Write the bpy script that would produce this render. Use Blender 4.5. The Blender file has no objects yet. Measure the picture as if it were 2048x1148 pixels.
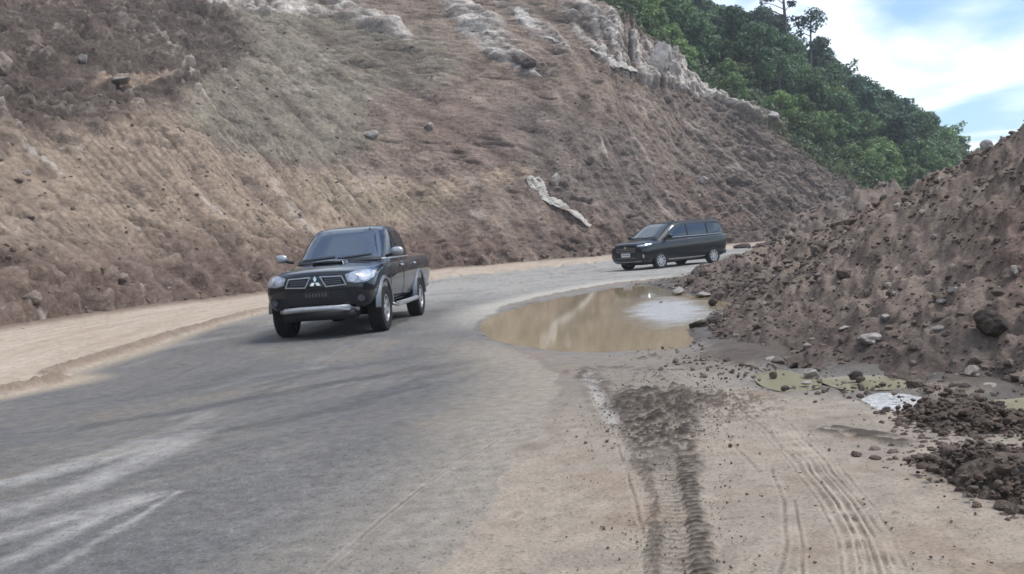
import bpy, bmesh, math, random
import numpy as np
from mathutils import Vector, Matrix
from mathutils.bvhtree import BVHTree

# ------------------------------------------------------------------ camera
SC = bpy.context.scene
COL = SC.collection
F_PX, ROLL, PITCH, CAM_H = 1889.0, math.radians(4.24), math.radians(2.69), 1.27
cam_d = bpy.data.cameras.new('camera')
cam_d.sensor_fit = 'HORIZONTAL'; cam_d.sensor_width = 36.0
cam_d.lens = F_PX / 2048.0 * 36.0
cam_d.clip_start = 0.05; cam_d.clip_end = 5000
cam = bpy.data.objects.new('camera', cam_d); COL.objects.link(cam)
_cp, _sp, _cr, _sr = math.cos(PITCH), math.sin(PITCH), math.cos(ROLL), math.sin(ROLL)
R0, U0, FW = Vector((1, 0, 0)), Vector((0, _sp, _cp)), Vector((0, _cp, -_sp))
RI, UI = R0 * _cr - U0 * _sr, R0 * _sr + U0 * _cr
cam.matrix_world = Matrix(((RI.x, UI.x, -FW.x, 0), (RI.y, UI.y, -FW.y, 0), (RI.z, UI.z, -FW.z, CAM_H), (0, 0, 0, 1)))
SC.camera = cam

# ------------------------------------------------------------------ light
SUN_EL, SUN_AZ = math.radians(60), math.radians(98)      # azimuth clockwise from +Y
sun_dir = Vector((math.sin(SUN_AZ) * math.cos(SUN_EL), math.cos(SUN_AZ) * math.cos(SUN_EL), math.sin(SUN_EL)))
sd = bpy.data.lights.new('sun', 'SUN'); sd.energy = 1.5; sd.angle = math.radians(24); sd.color = (1.0, 0.96, 0.9)
so = bpy.data.objects.new('sun', sd); COL.objects.link(so)
so.rotation_euler = sun_dir.to_track_quat('Z', 'Y').to_euler()
W = bpy.data.worlds.new('World'); SC.world = W; W.use_nodes = True
SC.view_settings.view_transform = 'Standard'; SC.view_settings.look = 'None'
SC.view_settings.exposure = 1.15; SC.view_settings.gamma = 1.0
SC.render.engine = 'CYCLES'
SC.cycles.filter_width = 1.6
SC.cycles.max_bounces = 6; SC.cycles.diffuse_bounces = 3; SC.cycles.glossy_bounces = 3
SC.cycles.transparent_max_bounces = 6
SC.cycles.use_denoising = True


def world_nodes():
    nt = W.node_tree; nt.nodes.clear()
    N = nt.nodes.new; L = nt.links.new
    out = N('ShaderNodeOutputWorld'); bg = N('ShaderNodeBackground'); L(bg.outputs[0], out.inputs[0])
    sky = N('ShaderNodeTexSky'); sky.sky_type = 'NISHITA'; sky.sun_disc = False
    sky.sun_elevation = SUN_EL; sky.sun_rotation = SUN_AZ
    sky.air_density = 1.0; sky.dust_density = 1.2; sky.ozone_density = 1.5
    bg.inputs['Strength'].default_value = 0.15
    tc = N('ShaderNodeTexCoord'); sep = N('ShaderNodeSeparateXYZ'); L(tc.outputs['Generated'], sep.inputs[0])
    zc = N('ShaderNodeMath'); zc.operation = 'MAXIMUM'; L(sep.outputs[2], zc.inputs[0]); zc.inputs[1].default_value = 0.0
    za = N('ShaderNodeMath'); za.operation = 'ADD'; L(zc.outputs[0], za.inputs[0]); za.inputs[1].default_value = 0.10
    dx = N('ShaderNodeMath'); dx.operation = 'DIVIDE'; L(sep.outputs[0], dx.inputs[0]); L(za.outputs[0], dx.inputs[1])
    dy = N('ShaderNodeMath'); dy.operation = 'DIVIDE'; L(sep.outputs[1], dy.inputs[0]); L(za.outputs[0], dy.inputs[1])
    cb = N('ShaderNodeCombineXYZ'); L(dx.outputs[0], cb.inputs[0]); L(dy.outputs[0], cb.inputs[1])
    mp = N('ShaderNodeMapping'); L(cb.outputs[0], mp.inputs[0])
    mp.inputs['Location'].default_value = SKY_LOC
    mp.inputs['Scale'].default_value = (1.0, 0.62, 1)
    n1 = N('ShaderNodeTexNoise'); n1.inputs['Scale'].default_value = 1.15; n1.inputs['Detail'].default_value = 7
    n1.inputs['Roughness'].default_value = 0.52; n1.inputs['Distortion'].default_value = 0.5
    L(mp.outputs[0], n1.inputs['Vector'])
    rp = N('ShaderNodeValToRGB'); rp.color_ramp.elements[0].position = 0.40; rp.color_ramp.elements[1].position = 0.66
    rp.color_ramp.interpolation = 'EASE'
    L(n1.outputs['Fac'], rp.inputs[0])
    mx = N('ShaderNodeMix'); mx.data_type = 'RGBA'
    L(rp.outputs['Color'], mx.inputs[0])
    tint = N('ShaderNodeMix'); tint.data_type = 'RGBA'; tint.blend_type = 'MULTIPLY'; tint.inputs[0].default_value = 1
    L(sky.outputs[0], tint.inputs[6]); tint.inputs[7].default_value = (0.44, 0.54, 0.64, 1)
    L(tint.outputs[2], mx.inputs[6]); mx.inputs[7].default_value = (4.7, 4.95, 5.1, 1)
    L(mx.outputs[2], bg.inputs[0])


SKY_LOC = (0.3, 1.7, 0.0)
world_nodes()

# ------------------------------------------------------------------ helpers
rng = np.random.default_rng(11)
random.seed(5)
_perm = np.random.default_rng(3).permutation(256).astype(np.int32)
_perm = np.concatenate([_perm, _perm, _perm])
_g = np.random.default_rng(4).normal(size=(256, 3)); _g /= np.linalg.norm(_g, axis=1)[:, None]


def perlin(p):
    p = np.asarray(p, float)
    i = np.floor(p).astype(np.int64); f = p - i; i &= 255
    u = f * f * f * (f * (f * 6 - 15) + 10)
    r = 0
    for dx in (0, 1):
        wx = u[:, 0] if dx else 1 - u[:, 0]
        a = _perm[i[:, 0] + dx]
        for dy in (0, 1):
            wy = u[:, 1] if dy else 1 - u[:, 1]
            b = _perm[a + i[:, 1] + dy]
            for dz in (0, 1):
                wz = u[:, 2] if dz else 1 - u[:, 2]
                h = _perm[b + i[:, 2] + dz]
                g = _g[h]
                r = r + wx * wy * wz * (g[:, 0] * (f[:, 0] - dx) + g[:, 1] * (f[:, 1] - dy) + g[:, 2] * (f[:, 2] - dz))
    return r * 1.6


def fbm(p, scale, octaves=4, gain=0.5, seed=0.0, billow=False):
    p = np.asarray(p, float)
    if p.shape[1] == 2: p = np.column_stack([p, np.zeros(len(p))])
    q = p / scale + seed * 17.31
    s = 0; a = 1; t = 0
    for _ in range(octaves):
        n = perlin(q)
        if billow: n = np.abs(n) * 2 - 0.6
        s = s + a * n; t += a; a *= gain; q = q * 2.03 + 5.7
    return s / t


def smooth(a, b, x):
    t = np.clip((x - a) / (b - a), 0, 1); return t * t * (3 - 2 * t)


def project(P):
    """world points -> photograph pixels (2048 wide) and depth; used to see where a real surface point shows"""
    P = np.asarray(P, float); q = P - np.array([0, 0, CAM_H])
    d = q @ np.array(FW); x = q @ np.array(RI); y = q @ np.array(UI)
    d = np.where(np.abs(d) < 1e-6, 1e-6, d)
    return 1024 + F_PX * x / d, 574 - F_PX * y / d, d


def ray(px, py):
    return (FW + RI * ((px - 1024) / F_PX) - UI * ((py - 574) / F_PX)).normalized()


def gpt(px, py, z=0.0):
    r = ray(px, py); t = (z - CAM_H) / r.z
    return np.array([r.x * t, r.y * t])


def gpoly(pts, z=0.0):
    return np.array([gpt(x, y, z) for x, y in pts])


def polydist(P, poly):
    """signed distance to closed polygon, negative inside"""
    d = np.full(len(P), 1e9); ins = np.zeros(len(P), bool)
    n = len(poly)
    for i in range(n):
        a = poly[i]; b = poly[(i + 1) % n]; e = b - a
        t = np.clip(((P - a) @ e) / max(e @ e, 1e-9), 0, 1)
        d = np.minimum(d, np.hypot(*(P - a - t[:, None] * e).T))
        c = (a[1] <= P[:, 1]) != (b[1] <= P[:, 1])
        xx = a[0] + (P[:, 1] - a[1]) / (e[1] if abs(e[1]) > 1e-9 else 1e-9) * e[0]
        ins ^= c & (P[:, 0] < xx)
    return np.where(ins, -d, d)


def linedist(P, line):
    """distance to a polyline, signed side offset and arclength"""
    best = np.full(len(P), 1e9); off = np.zeros(len(P)); arc = np.zeros(len(P)); s0 = 0
    for i in range(len(line) - 1):
        a = line[i]; b = line[i + 1]; e = b - a; L = math.hypot(*e)
        t = np.clip(((P - a) @ e) / (L * L), 0, 1)
        q = P - a - t[:, None] * e; d = np.hypot(q[:, 0], q[:, 1])
        m = d < best
        best = np.where(m, d, best)
        off = np.where(m, (e[0] * q[:, 1] - e[1] * q[:, 0]) / L, off)
        arc = np.where(m, s0 + t * L, arc); s0 += L
    return best, off, arc


def spline(pts, n=12):
    pts = np.asarray(pts, float); out = []
    P = np.vstack([2 * pts[0] - pts[1], pts, 2 * pts[-1] - pts[-2]])
    for i in range(1, len(P) - 2):
        for t in np.linspace(0, 1, n, endpoint=False):
            a, b, c, d = P[i - 1], P[i], P[i + 1], P[i + 2]
            out.append(0.5 * (2 * b + (c - a) * t + (2 * a - 5 * b + 4 * c - d) * t * t + (3 * b - a - 3 * c + d) * t ** 3))
    out.append(pts[-1]); return np.array(out)


def rbf(ctrl):
    C = np.array(ctrl, float); xy = C[:, :2]
    A = np.hypot(*(xy[:, None] - xy[None]).transpose(2, 0, 1)) + np.eye(len(C)) * 0.05
    n = len(C); M = np.zeros((n + 3, n + 3)); M[:n, :n] = A
    M[:n, n] = 1; M[:n, n + 1:] = xy; M[n, :n] = 1; M[n + 1:, :n] = xy.T
    w = np.linalg.solve(M, np.concatenate([C[:, 2], np.zeros(3)]))

    def f(P):
        r = np.zeros(len(P))
        for i in range(n): r += w[i] * np.hypot(P[:, 0] - xy[i, 0], P[:, 1] - xy[i, 1])
        return r + w[n] + P @ w[n + 1:]
    return f


def tag(o, label=None, cat=None, group=None, kind=None):
    if label: o['label'] = label
    if cat: o['category'] = cat
    if group: o['group'] = group
    if kind: o['kind'] = kind
    return o


def np_mesh(name, V, Fq, mat, cols=None, parent=None, smooth_=True, extra=None):
    """V (n,3), Fq (m,3 or 4) -> one mesh object; cols (n,3) linear colours in attribute 'col'"""
    me = bpy.data.meshes.new(name)
    V = np.asarray(V, np.float32); Fq = np.asarray(Fq, np.int32); k = Fq.shape[1]
    me.vertices.add(len(V)); me.vertices.foreach_set('co', V.ravel())
    me.loops.add(Fq.size); me.loops.foreach_set('vertex_index', Fq.ravel())
    me.polygons.add(len(Fq))
    me.polygons.foreach_set('loop_start', np.arange(0, Fq.size, k, dtype=np.int32))
    me.polygons.foreach_set('loop_total', np.full(len(Fq), k, np.int32))
    me.polygons.foreach_set('use_smooth', np.full(len(Fq), smooth_, bool))
    me.update(calc_edges=True)
    if cols is not None:
        at = me.attributes.new('col', 'FLOAT_COLOR', 'POINT')
        c = np.ones((len(V), 4), np.float32); c[:, :3] = np.clip(cols, 0, 1); at.data.foreach_set('color', c.ravel())
    for nm, arr in (extra or {}).items():
        at = me.attributes.new(nm, 'FLOAT', 'POINT'); at.data.foreach_set('value', np.asarray(arr, np.float32))
    me.materials.append(mat)
    o = bpy.data.objects.new(name, me); COL.objects.link(o)
    if parent: o.parent = parent
    return o


def grid_faces(nr, nc):
    i = np.arange(nr - 1)[:, None] * nc + np.arange(nc - 1)[None]
    return np.stack([i, i + 1, i + nc + 1, i + nc], -1).reshape(-1, 4)


def bm_obj(name, bm, mat, parent=None, smooth_=True):
    me = bpy.data.meshes.new(name); bm.to_mesh(me); bm.free()
    me.polygons.foreach_set('use_smooth', [smooth_] * len(me.polygons))
    for m in (mat if isinstance(mat, (list, tuple)) else [mat]): me.materials.append(m)
    o = bpy.data.objects.new(name, me); COL.objects.link(o)
    if parent: o.parent = parent
    return o


def empty(name, loc, rz=0.0):
    o = bpy.data.objects.new(name, None); o.empty_display_size = 0.3
    o.location = loc; o.rotation_euler = (0, 0, rz); COL.objects.link(o); return o


def copy_tree(o, parent=None):
    c = o.copy(); COL.objects.link(c); c.parent = parent
    for ch in list(o.children): copy_tree(ch, c)
    return c


def srgb(r, g, b):
    v = np.array([r, g, b]) / 255.0
    return np.where(v <= 0.04045, v / 12.92, ((v + 0.055) / 1.055) ** 2.4)


# ------------------------------------------------------------------ materials
def mat_new(name):
    m = bpy.data.materials.new(name); m.use_nodes = True
    nt = m.node_tree; b = nt.nodes['Principled BSDF']
    return m, nt, b


def earth_mat(name, rough=0.95, fine=40.0, fine_amt=0.35, bump=0.02, bscale=18.0, spec=0.15, wet=False):
    """vertex colour 'col' times fine speckle, with bump; 'wet' attribute lowers roughness"""
    m, nt, b = mat_new(name); N = nt.nodes.new; L = nt.links.new
    at = N('ShaderNodeAttribute'); at.attribute_name = 'col'
    tc = N('ShaderNodeTexCoord')
    n1 = N('ShaderNodeTexNoise'); n1.inputs['Scale'].default_value = fine; n1.inputs['Detail'].default_value = 6; n1.inputs['Roughness'].default_value = 0.65
    n2 = N('ShaderNodeTexNoise'); n2.inputs['Scale'].default_value = fine * 0.13; n2.inputs['Detail'].default_value = 5
    L(tc.outputs['Object'], n1.inputs['Vector']); L(tc.outputs['Object'], n2.inputs['Vector'])
    ad = N('ShaderNodeMath'); ad.operation = 'MULTIPLY_ADD'; L(n1.outputs[0], ad.inputs[0]); ad.inputs[1].default_value = 0.6
    m2 = N('ShaderNodeMath'); m2.operation = 'MULTIPLY'; L(n2.outputs[0], m2.inputs[0]); m2.inputs[1].default_value = 0.4; L(m2.outputs[0], ad.inputs[2])
    mr = N('ShaderNodeMapRange'); L(ad.outputs[0], mr.inputs[0]); mr.inputs[1].default_value = 0.3; mr.inputs[2].default_value = 0.7
    mr.inputs[3].default_value = 1 - fine_amt; mr.inputs[4].default_value = 1 + fine_amt
    mu = N('ShaderNodeVectorMath'); mu.operation = 'SCALE'; L(at.outputs['Color'], mu.inputs[0]); L(mr.outputs[0], mu.inputs['Scale'])
    L(mu.outputs[0], b.inputs['Base Color'])
    b.inputs['Roughness'].default_value = rough; b.inputs['Specular IOR Level'].default_value = spec
    if wet:
        aw = N('ShaderNodeAttribute'); aw.attribute_name = 'wet'
        r2 = N('ShaderNodeMapRange'); L(aw.outputs['Fac'], r2.inputs[0]); r2.inputs[3].default_value = rough; r2.inputs[4].default_value = 0.22
        L(r2.outputs[0], b.inputs['Roughness'])
        r3 = N('ShaderNodeMapRange'); L(aw.outputs['Fac'], r3.inputs[0]); r3.inputs[3].default_value = spec; r3.inputs[4].default_value = 0.5
        L(r3.outputs[0], b.inputs['Specular IOR Level'])
    nb = N('ShaderNodeTexNoise'); nb.inputs['Scale'].default_value = bscale; nb.inputs['Detail'].default_value = 8; nb.inputs['Roughness'].default_value = 0.62
    L(tc.outputs['Object'], nb.inputs['Vector'])
    bp = N('ShaderNodeBump'); bp.inputs['Strength'].default_value = 0.8; bp.inputs['Distance'].default_value = bump
    L(nb.outputs[0], bp.inputs['Height']); L(bp.outputs[0], b.inputs['Normal'])
    return m


def plain(name, col, rough=0.5, metal=0.0, coat=0.0, ior=1.45, spec=0.5, noise=0.12, nscale=25.0, tint=(1, 1, 1)):
    m, nt, b = mat_new(name); N = nt.nodes.new; L = nt.links.new
    tc = N('ShaderNodeTexCoord'); n = N('ShaderNodeTexNoise'); n.inputs['Scale'].default_value = nscale; n.inputs['Detail'].default_value = 4
    L(tc.outputs['Object'], n.inputs['Vector'])
    mr = N('ShaderNodeMapRange'); L(n.outputs[0], mr.inputs[0]); mr.inputs[1].default_value = 0.3; mr.inputs[2].default_value = 0.7
    mr.inputs[3].default_value = 1 - noise; mr.inputs[4].default_value = 1 + noise
    rgb = N('ShaderNodeRGB'); rgb.outputs[0].default_value = (*col, 1)
    mu = N('ShaderNodeVectorMath'); mu.operation = 'SCALE'; L(rgb.outputs[0], mu.inputs[0]); L(mr.outputs[0], mu.inputs['Scale'])
    L(mu.outputs[0], b.inputs['Base Color'])
    b.inputs['Roughness'].default_value = rough; b.inputs['Metallic'].default_value = metal
    b.inputs['Coat Weight'].default_value = coat; b.inputs['Coat Roughness'].default_value = 0.04
    b.inputs['IOR'].default_value = ior; b.inputs['Specular IOR Level'].default_value = spec; b.inputs['Specular Tint'].default_value = (*tint, 1)
    return m


def paint(name, col, dust=(0.16, 0.14, 0.12)):
    """car paint with a film of road dust on the lower panels"""
    m, nt, b = mat_new(name); N = nt.nodes.new; L = nt.links.new
    tc = N('ShaderNodeTexCoord'); sp = N('ShaderNodeSeparateXYZ'); L(tc.outputs['Object'], sp.inputs[0])
    n = N('ShaderNodeTexNoise'); n.inputs['Scale'].default_value = 5; n.inputs['Detail'].default_value = 6; L(tc.outputs['Object'], n.inputs['Vector'])
    mr = N('ShaderNodeMapRange'); L(sp.outputs[2], mr.inputs[0]); mr.inputs[1].default_value = 0.25; mr.inputs[2].default_value = 0.85
    mr.inputs[3].default_value = 0.05; mr.inputs[4].default_value = 0.004
    mu = N('ShaderNodeMath'); mu.operation = 'MULTIPLY'; L(mr.outputs[0], mu.inputs[0]); L(n.outputs[0], mu.inputs[1])
    mx = N('ShaderNodeMix'); mx.data_type = 'RGBA'; L(mu.outputs[0], mx.inputs[0]); mx.inputs[6].default_value = (*col, 1); mx.inputs[7].default_value = (*dust, 1)
    L(mx.outputs[2], b.inputs['Base Color'])
    b.inputs['Roughness'].default_value = 0.25; b.inputs['Specular IOR Level'].default_value = 0.1; b.inputs['Coat Weight'].default_value = 1.0; b.inputs['Coat Roughness'].default_value = 0.02
    b.inputs['Coat Tint'].default_value = (0.85, 0.92, 1, 1)
    return m


def water_mat(name, col, rough=0.05, ripple=None):
    m, nt, b = mat_new(name); N = nt.nodes.new; L = nt.links.new
    tc = N('ShaderNodeTexCoord'); n = N('ShaderNodeTexNoise'); n.inputs['Scale'].default_value = 0.6; n.inputs['Detail'].default_value = 3
    L(tc.outputs['Object'], n.inputs['Vector'])
    mx = N('ShaderNodeMix'); mx.data_type = 'RGBA'; L(n.outputs[0], mx.inputs[0])
    mx.inputs[6].default_value = (*[c * 0.85 for c in col], 1); mx.inputs[7].default_value = (*[c * 1.12 for c in col], 1)
    L(mx.outputs[2], b.inputs['Base Color'])
    b.inputs['Roughness'].default_value = rough; b.inputs['IOR'].default_value = 1.38
    nb = N('ShaderNodeTexNoise'); nb.inputs['Scale'].default_value = 3.0; L(tc.outputs['Object'], nb.inputs['Vector'])
    bp = N('ShaderNodeBump'); bp.inputs['Strength'].default_value = 0.03; bp.inputs['Distance'].default_value = 0.002
    L(nb.outputs[0], bp.inputs['Height']); L(bp.outputs[0], b.inputs['Normal'])
    if ripple:                                # a breeze-ruffled patch of the water, sky reflection painted into its pale base colour
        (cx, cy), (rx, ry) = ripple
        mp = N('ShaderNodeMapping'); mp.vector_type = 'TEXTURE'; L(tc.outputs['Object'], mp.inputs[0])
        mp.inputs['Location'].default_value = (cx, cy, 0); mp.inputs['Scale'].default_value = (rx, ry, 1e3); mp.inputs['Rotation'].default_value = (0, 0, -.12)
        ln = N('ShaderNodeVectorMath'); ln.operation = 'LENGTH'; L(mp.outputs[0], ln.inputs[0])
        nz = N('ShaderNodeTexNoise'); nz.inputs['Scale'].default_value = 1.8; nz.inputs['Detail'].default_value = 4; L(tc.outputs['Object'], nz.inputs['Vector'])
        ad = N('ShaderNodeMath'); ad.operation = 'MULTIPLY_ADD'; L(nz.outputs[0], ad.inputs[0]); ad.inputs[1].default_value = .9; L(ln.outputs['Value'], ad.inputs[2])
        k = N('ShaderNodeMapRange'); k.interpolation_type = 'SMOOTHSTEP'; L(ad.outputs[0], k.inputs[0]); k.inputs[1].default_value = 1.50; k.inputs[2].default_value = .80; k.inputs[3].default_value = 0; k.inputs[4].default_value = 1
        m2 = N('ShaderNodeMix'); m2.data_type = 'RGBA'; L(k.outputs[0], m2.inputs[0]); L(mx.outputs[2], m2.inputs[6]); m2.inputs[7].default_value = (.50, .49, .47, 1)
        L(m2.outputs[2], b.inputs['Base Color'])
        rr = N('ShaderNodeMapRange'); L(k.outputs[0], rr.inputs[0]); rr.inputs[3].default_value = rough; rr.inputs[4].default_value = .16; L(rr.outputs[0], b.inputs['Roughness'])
        n3 = N('ShaderNodeTexNoise'); n3.inputs['Scale'].default_value = 16; L(tc.outputs['Object'], n3.inputs['Vector'])
        b2 = N('ShaderNodeBump'); L(k.outputs[0], b2.inputs['Strength']); b2.inputs['Distance'].default_value = .035
        L(n3.outputs[0], b2.inputs['Height']); L(bp.outputs[0], b2.inputs['Normal']); L(b2.outputs[0], b.inputs['Normal'])
    return m


def leaf_mat(name, col, var=0.45):
    m, nt, b = mat_new(name); N = nt.nodes.new; L = nt.links.new
    at = N('ShaderNodeAttribute'); at.attribute_name = 'col'
    oi = N('ShaderNodeObjectInfo')
    mr = N('ShaderNodeMapRange'); L(oi.outputs['Random'], mr.inputs[0]); mr.inputs[3].default_value = 1 - var; mr.inputs[4].default_value = 1 + var
    rgb = N('ShaderNodeVectorMath'); rgb.operation = 'MULTIPLY'; L(at.outputs['Color'], rgb.inputs[0]); rgb.inputs[1].default_value = col
    mu = N('ShaderNodeVectorMath'); mu.operation = 'SCALE'; L(rgb.outputs[0], mu.inputs[0]); L(mr.outputs[0], mu.inputs['Scale'])
    L(mu.outputs[0], b.inputs['Base Color']); b.inputs['Roughness'].default_value = 0.55; b.inputs['Specular IOR Level'].default_value = 0.3
    tr = N('ShaderNodeBsdfTranslucent'); L(mu.outputs[0], tr.inputs['Color'])
    ms = N('ShaderNodeMixShader'); ms.inputs[0].default_value = 0.25; L(b.outputs[0], ms.inputs[1]); L(tr.outputs[0], ms.inputs[2])
    L(ms.outputs[0], nt.nodes['Material Output'].inputs['Surface'])
    return m


M = dict(
    ground=earth_mat('dry_dirt', 0.95, 55, 0.34, 0.016, 34, 0.15, wet=True),
    asphalt=earth_mat('dusty_asphalt', 1.0, 80, 0.42, 0.008, 60, 0.10, wet=True),
    slope=earth_mat('cut_earth', 0.97, 5, 0.55, 0.30, 3.0, 0.05),
    hill=earth_mat('forest_floor', 0.97, 3, 0.35, 0.2, 2.0, 0.1),
    mound=earth_mat('heaped_earth', 0.97, 26, 0.45, 0.04, 13, 0.08),
    clod=earth_mat('earth_clods', 0.97, 30, 0.35, 0.02, 20, 0.12),
    mudclod=earth_mat('mud_clods', 0.9, 40, 0.45, 0.02, 30, 0.2),
    rock=earth_mat('pale_rock', 0.9, 9, 0.25, 0.03, 8, 0.2),
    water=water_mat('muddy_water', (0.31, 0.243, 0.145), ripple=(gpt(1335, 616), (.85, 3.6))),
    water_green=water_mat('green_muddy_water', (0.31, 0.28, 0.19)),
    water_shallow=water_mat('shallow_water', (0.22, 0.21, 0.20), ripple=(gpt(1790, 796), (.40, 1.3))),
    black=paint('black_paint', (0.008, 0.009, 0.012)),
    vanroof=plain('black_roof_paint', (0.006, 0.008, 0.010), 0.42, spec=0.35),
    vanblack=paint('black_van_paint', (0.006, 0.008, 0.010)),
    silver=plain('silver_grey_plastic', (0.13, 0.14, 0.16), 0.40, 0.2, 0.3),
    chrome=plain('chrome', (0.75, 0.75, 0.76), 0.16, 1.0),
    satin=plain('satin_metal', (0.42, 0.42, 0.43), 0.38, 0.7),
    trim=plain('black_plastic', (0.012, 0.012, 0.014), 0.55),
    rubber=plain('tyre_rubber', (0.022, 0.021, 0.020), 0.85, spec=0.25, noise=0.3),
    alloy=plain('alloy', (0.38, 0.38, 0.39), 0.42, 0.6),
    vanglass=plain('van_windscreen', (0.055, 0.065, 0.072), 0.06, ior=1.8, noise=0.05),
    glass=plain('tinted_glass', (0.05, 0.059, 0.07), 0.05, ior=2.1, spec=0.5, noise=0.02, tint=(.80, .91, 1)),
    sglass=plain('dark_side_glass', (0.008, 0.011, 0.016), 0.04, ior=1.75, spec=0.5, noise=0.02, tint=(.75, .88, 1)),
    lens=plain('lamp_lens', (0.50, 0.52, 0.56), 0.12, 0.35, 0.8),
    lensdark=plain('dark_lamp_lens', (0.10, 0.11, 0.13), 0.1, 0.3, 0.8),
    lensgrey=plain('clear_lamp_cover', (0.30, 0.32, 0.36), 0.12, 0.3, 0.8, noise=0.3, nscale=14),
    amber=plain('amber_lens', (0.5, 0.2, 0.05), 0.2),
    red=plain('red_lens', (0.25, 0.012, 0.012), 0.15, coat=0.5),
    platewhite=plain('white_plate', (0.72, 0.72, 0.72), 0.4, noise=0.04),
    plateblack=plain('black_plate', (0.015, 0.015, 0.017), 0.4),
    platemark=plain('plate_grey', (0.09, 0.09, 0.095), 0.5),
    bark=plain('bark', (0.10, 0.085, 0.07), 0.9, noise=0.3),
    leaf=leaf_mat('leaves', (1, 1, 1)),
    leafpale=leaf_mat('undergrowth_leaves', (1, 1, 1), 0.0),
)

# ------------------------------------------------------------------ ground, road, puddles
KEXP = 1.50


def A(r, g, b):
    return srgb(r, g, b) / KEXP


def mixc(c, col, m):
    return c * (1 - m[:, None]) + np.asarray(col)[None] * m[:, None]


ROAD_L = [(-13.5, -40), (-12.4, -12), (-11.0, 2)] + [tuple(gpt(*p)) for p in
         [(0, 795), (150, 745), (300, 695), (420, 655), (540, 622), (700, 590), (860, 560), (1000, 545), (1230, 522), (1440, 500), (1560, 487), (1620, 480)]]
ROAD_L = spline(np.array(ROAD_L), 5)
ROAD_R = [(-1.3, -40), (-1.1, -12), (-0.7, 0)] + [tuple(gpt(*p)) for p in
         [(850, 1148), (960, 1020), (1060, 880), (1110, 800), (1110, 745), (1040, 706), (985, 684), (955, 655), (1000, 613), (1100, 588), (1240, 563), (1330, 556), (1440, 545), (1520, 520), (1640, 489)]]
ROAD_R = np.array(ROAD_R)
ROAD_POLY = np.vstack([ROAD_L, ROAD_R[::-1]])
PUDDLE = spline(gpoly([(962, 655), (972, 636), (1010, 620), (1100, 597), (1180, 583), (1240, 572), (1300, 569), (1345, 578), (1400, 588), (1450, 600), (1425, 625), (1412, 645),
                       (1378, 655), (1390, 672), (1372, 692), (1290, 697), (1150, 701), (1060, 690), (985, 674), (962, 655)]), 4)[:-1]
SMALL = [
    (gpoly([(1505, 745), (1560, 735), (1618, 748), (1635, 765), (1580, 775), (1530, 765)]), 'water_green', 'shallow greenish puddle beside the flat pale rock at the foot of the dirt mound'),
    (gpoly([(1640, 752), (1700, 742), (1790, 738), (1850, 740), (1860, 758), (1800, 768), (1700, 770)]), 'water_green', 'narrow yellow green puddle against the foot of the dirt mound'),
    (gpoly([(1725, 790), (1770, 775), (1840, 780), (1862, 797), (1820, 816), (1750, 812)]), 'water_shallow', 'shallow pale blue puddle reflecting sky in front of the dark mud heap'),
    (gpoly([(1945, 800), (1985, 788), (2080, 786), (2100, 835), (2040, 832), (1975, 818)]), 'water_green', 'yellow green puddle behind the dark mud heap at the edge of the photo'),
    (gpoly([(1395, 598), (1430, 590), (1485, 596), (1475, 612), (1425, 618)]), 'water_green', 'small olive puddle among stones beyond the big brown puddle'),
    (gpoly([(1545, 742), (1570, 722), (1610, 718), (1640, 735), (1600, 746)]), 'water_shallow', 'tiny grey puddle touching the mound behind the greenish puddle'),
]

SMALL = [(spline(np.vstack([p, p[:1]]), 5)[:-1], m, l) for p, m, l in SMALL]

_L = lambda pts: spline(gpoly(pts), 6)
SMEARS_AND_SHADOW = [([(190, 852), (420, 812), (640, 772), (860, 735), (1000, 715)], .16, .8), ([(300, 872), (470, 858), (640, 825), (850, 770)], .13, .7),
               ([(240, 800), (480, 760), (680, 735)], .12, .45), ([(430, 790), (640, 745), (900, 705), (1040, 690)], .14, .5),
               ([(520, 688), (600, 684), (760, 672)], .25, .6), ([(700, 800), (900, 745), (1050, 715)], .12, .5), ([(900, 650), (980, 690), (1060, 712)], .2, .35)]  # first stroke on this line paints the pickup's shadow onto the asphalt
PALE = [([(-60, 985), (120, 940), (300, 890), (380, 868)], .17, .8), ([(-60, 1040), (130, 985), (260, 930), (370, 885)], .16, .9),
        ([(-60, 1090), (120, 1040), (260, 1000)], .11, 1.0), ([(-60, 1148), (100, 1080), (200, 1030), (300, 992)], .10, 1.0), ([(40, 1190), (180, 1090), (280, 1030), (350, 985)], .05, 1.0),
        ([(60, 950), (240, 895), (430, 825)], .10, .4), ([(420, 780), (520, 750), (640, 735)], .10, .35), ([(300, 700), (520, 660), (560, 640)], .3, .35)]
GROOVES = [([(1330, 735), (1430, 785), (1530, 860), (1620, 955), (1680, 1050), (1715, 1170)], .014), ([(1345, 733), (1455, 785), (1560, 862), (1652, 955), (1712, 1045), (1752, 1170)], .012),
           ([(1440, 772), (1530, 815), (1610, 880), (1690, 975), (1745, 1065), (1790, 1170)], .014), ([(1430, 780), (1520, 826), (1596, 890), (1672, 980), (1725, 1065), (1768, 1170)], .010),
           ([(1560, 1170), (1572, 1080), (1568, 1000), (1540, 930)], .010), ([(1610, 1170), (1600, 1060), (1590, 1000)], .008), ([(1440, 850), (1480, 900), (1520, 945)], .014),
           ([(1150, 735), (1190, 800), (1235, 890), (1265, 980), (1285, 1060)], .010), ([(1180, 735), (1222, 800), (1258, 880)], .010),
           ([(640, 1148), (760, 1040), (880, 950), (1000, 880)], .01)]
GROOVES = [(_L(a), w) for a, w in GROOVES]
for _i in (0, 1, 2, 3):
    for _o in (.035, .07, -.04): GROOVES.append((GROOVES[_i][0] + np.array([_o, _o * .4]), .007))
STRIP = _L([(1318, 770), (1322, 850), (1340, 950), (1356, 1050), (1368, 1200)])
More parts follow.
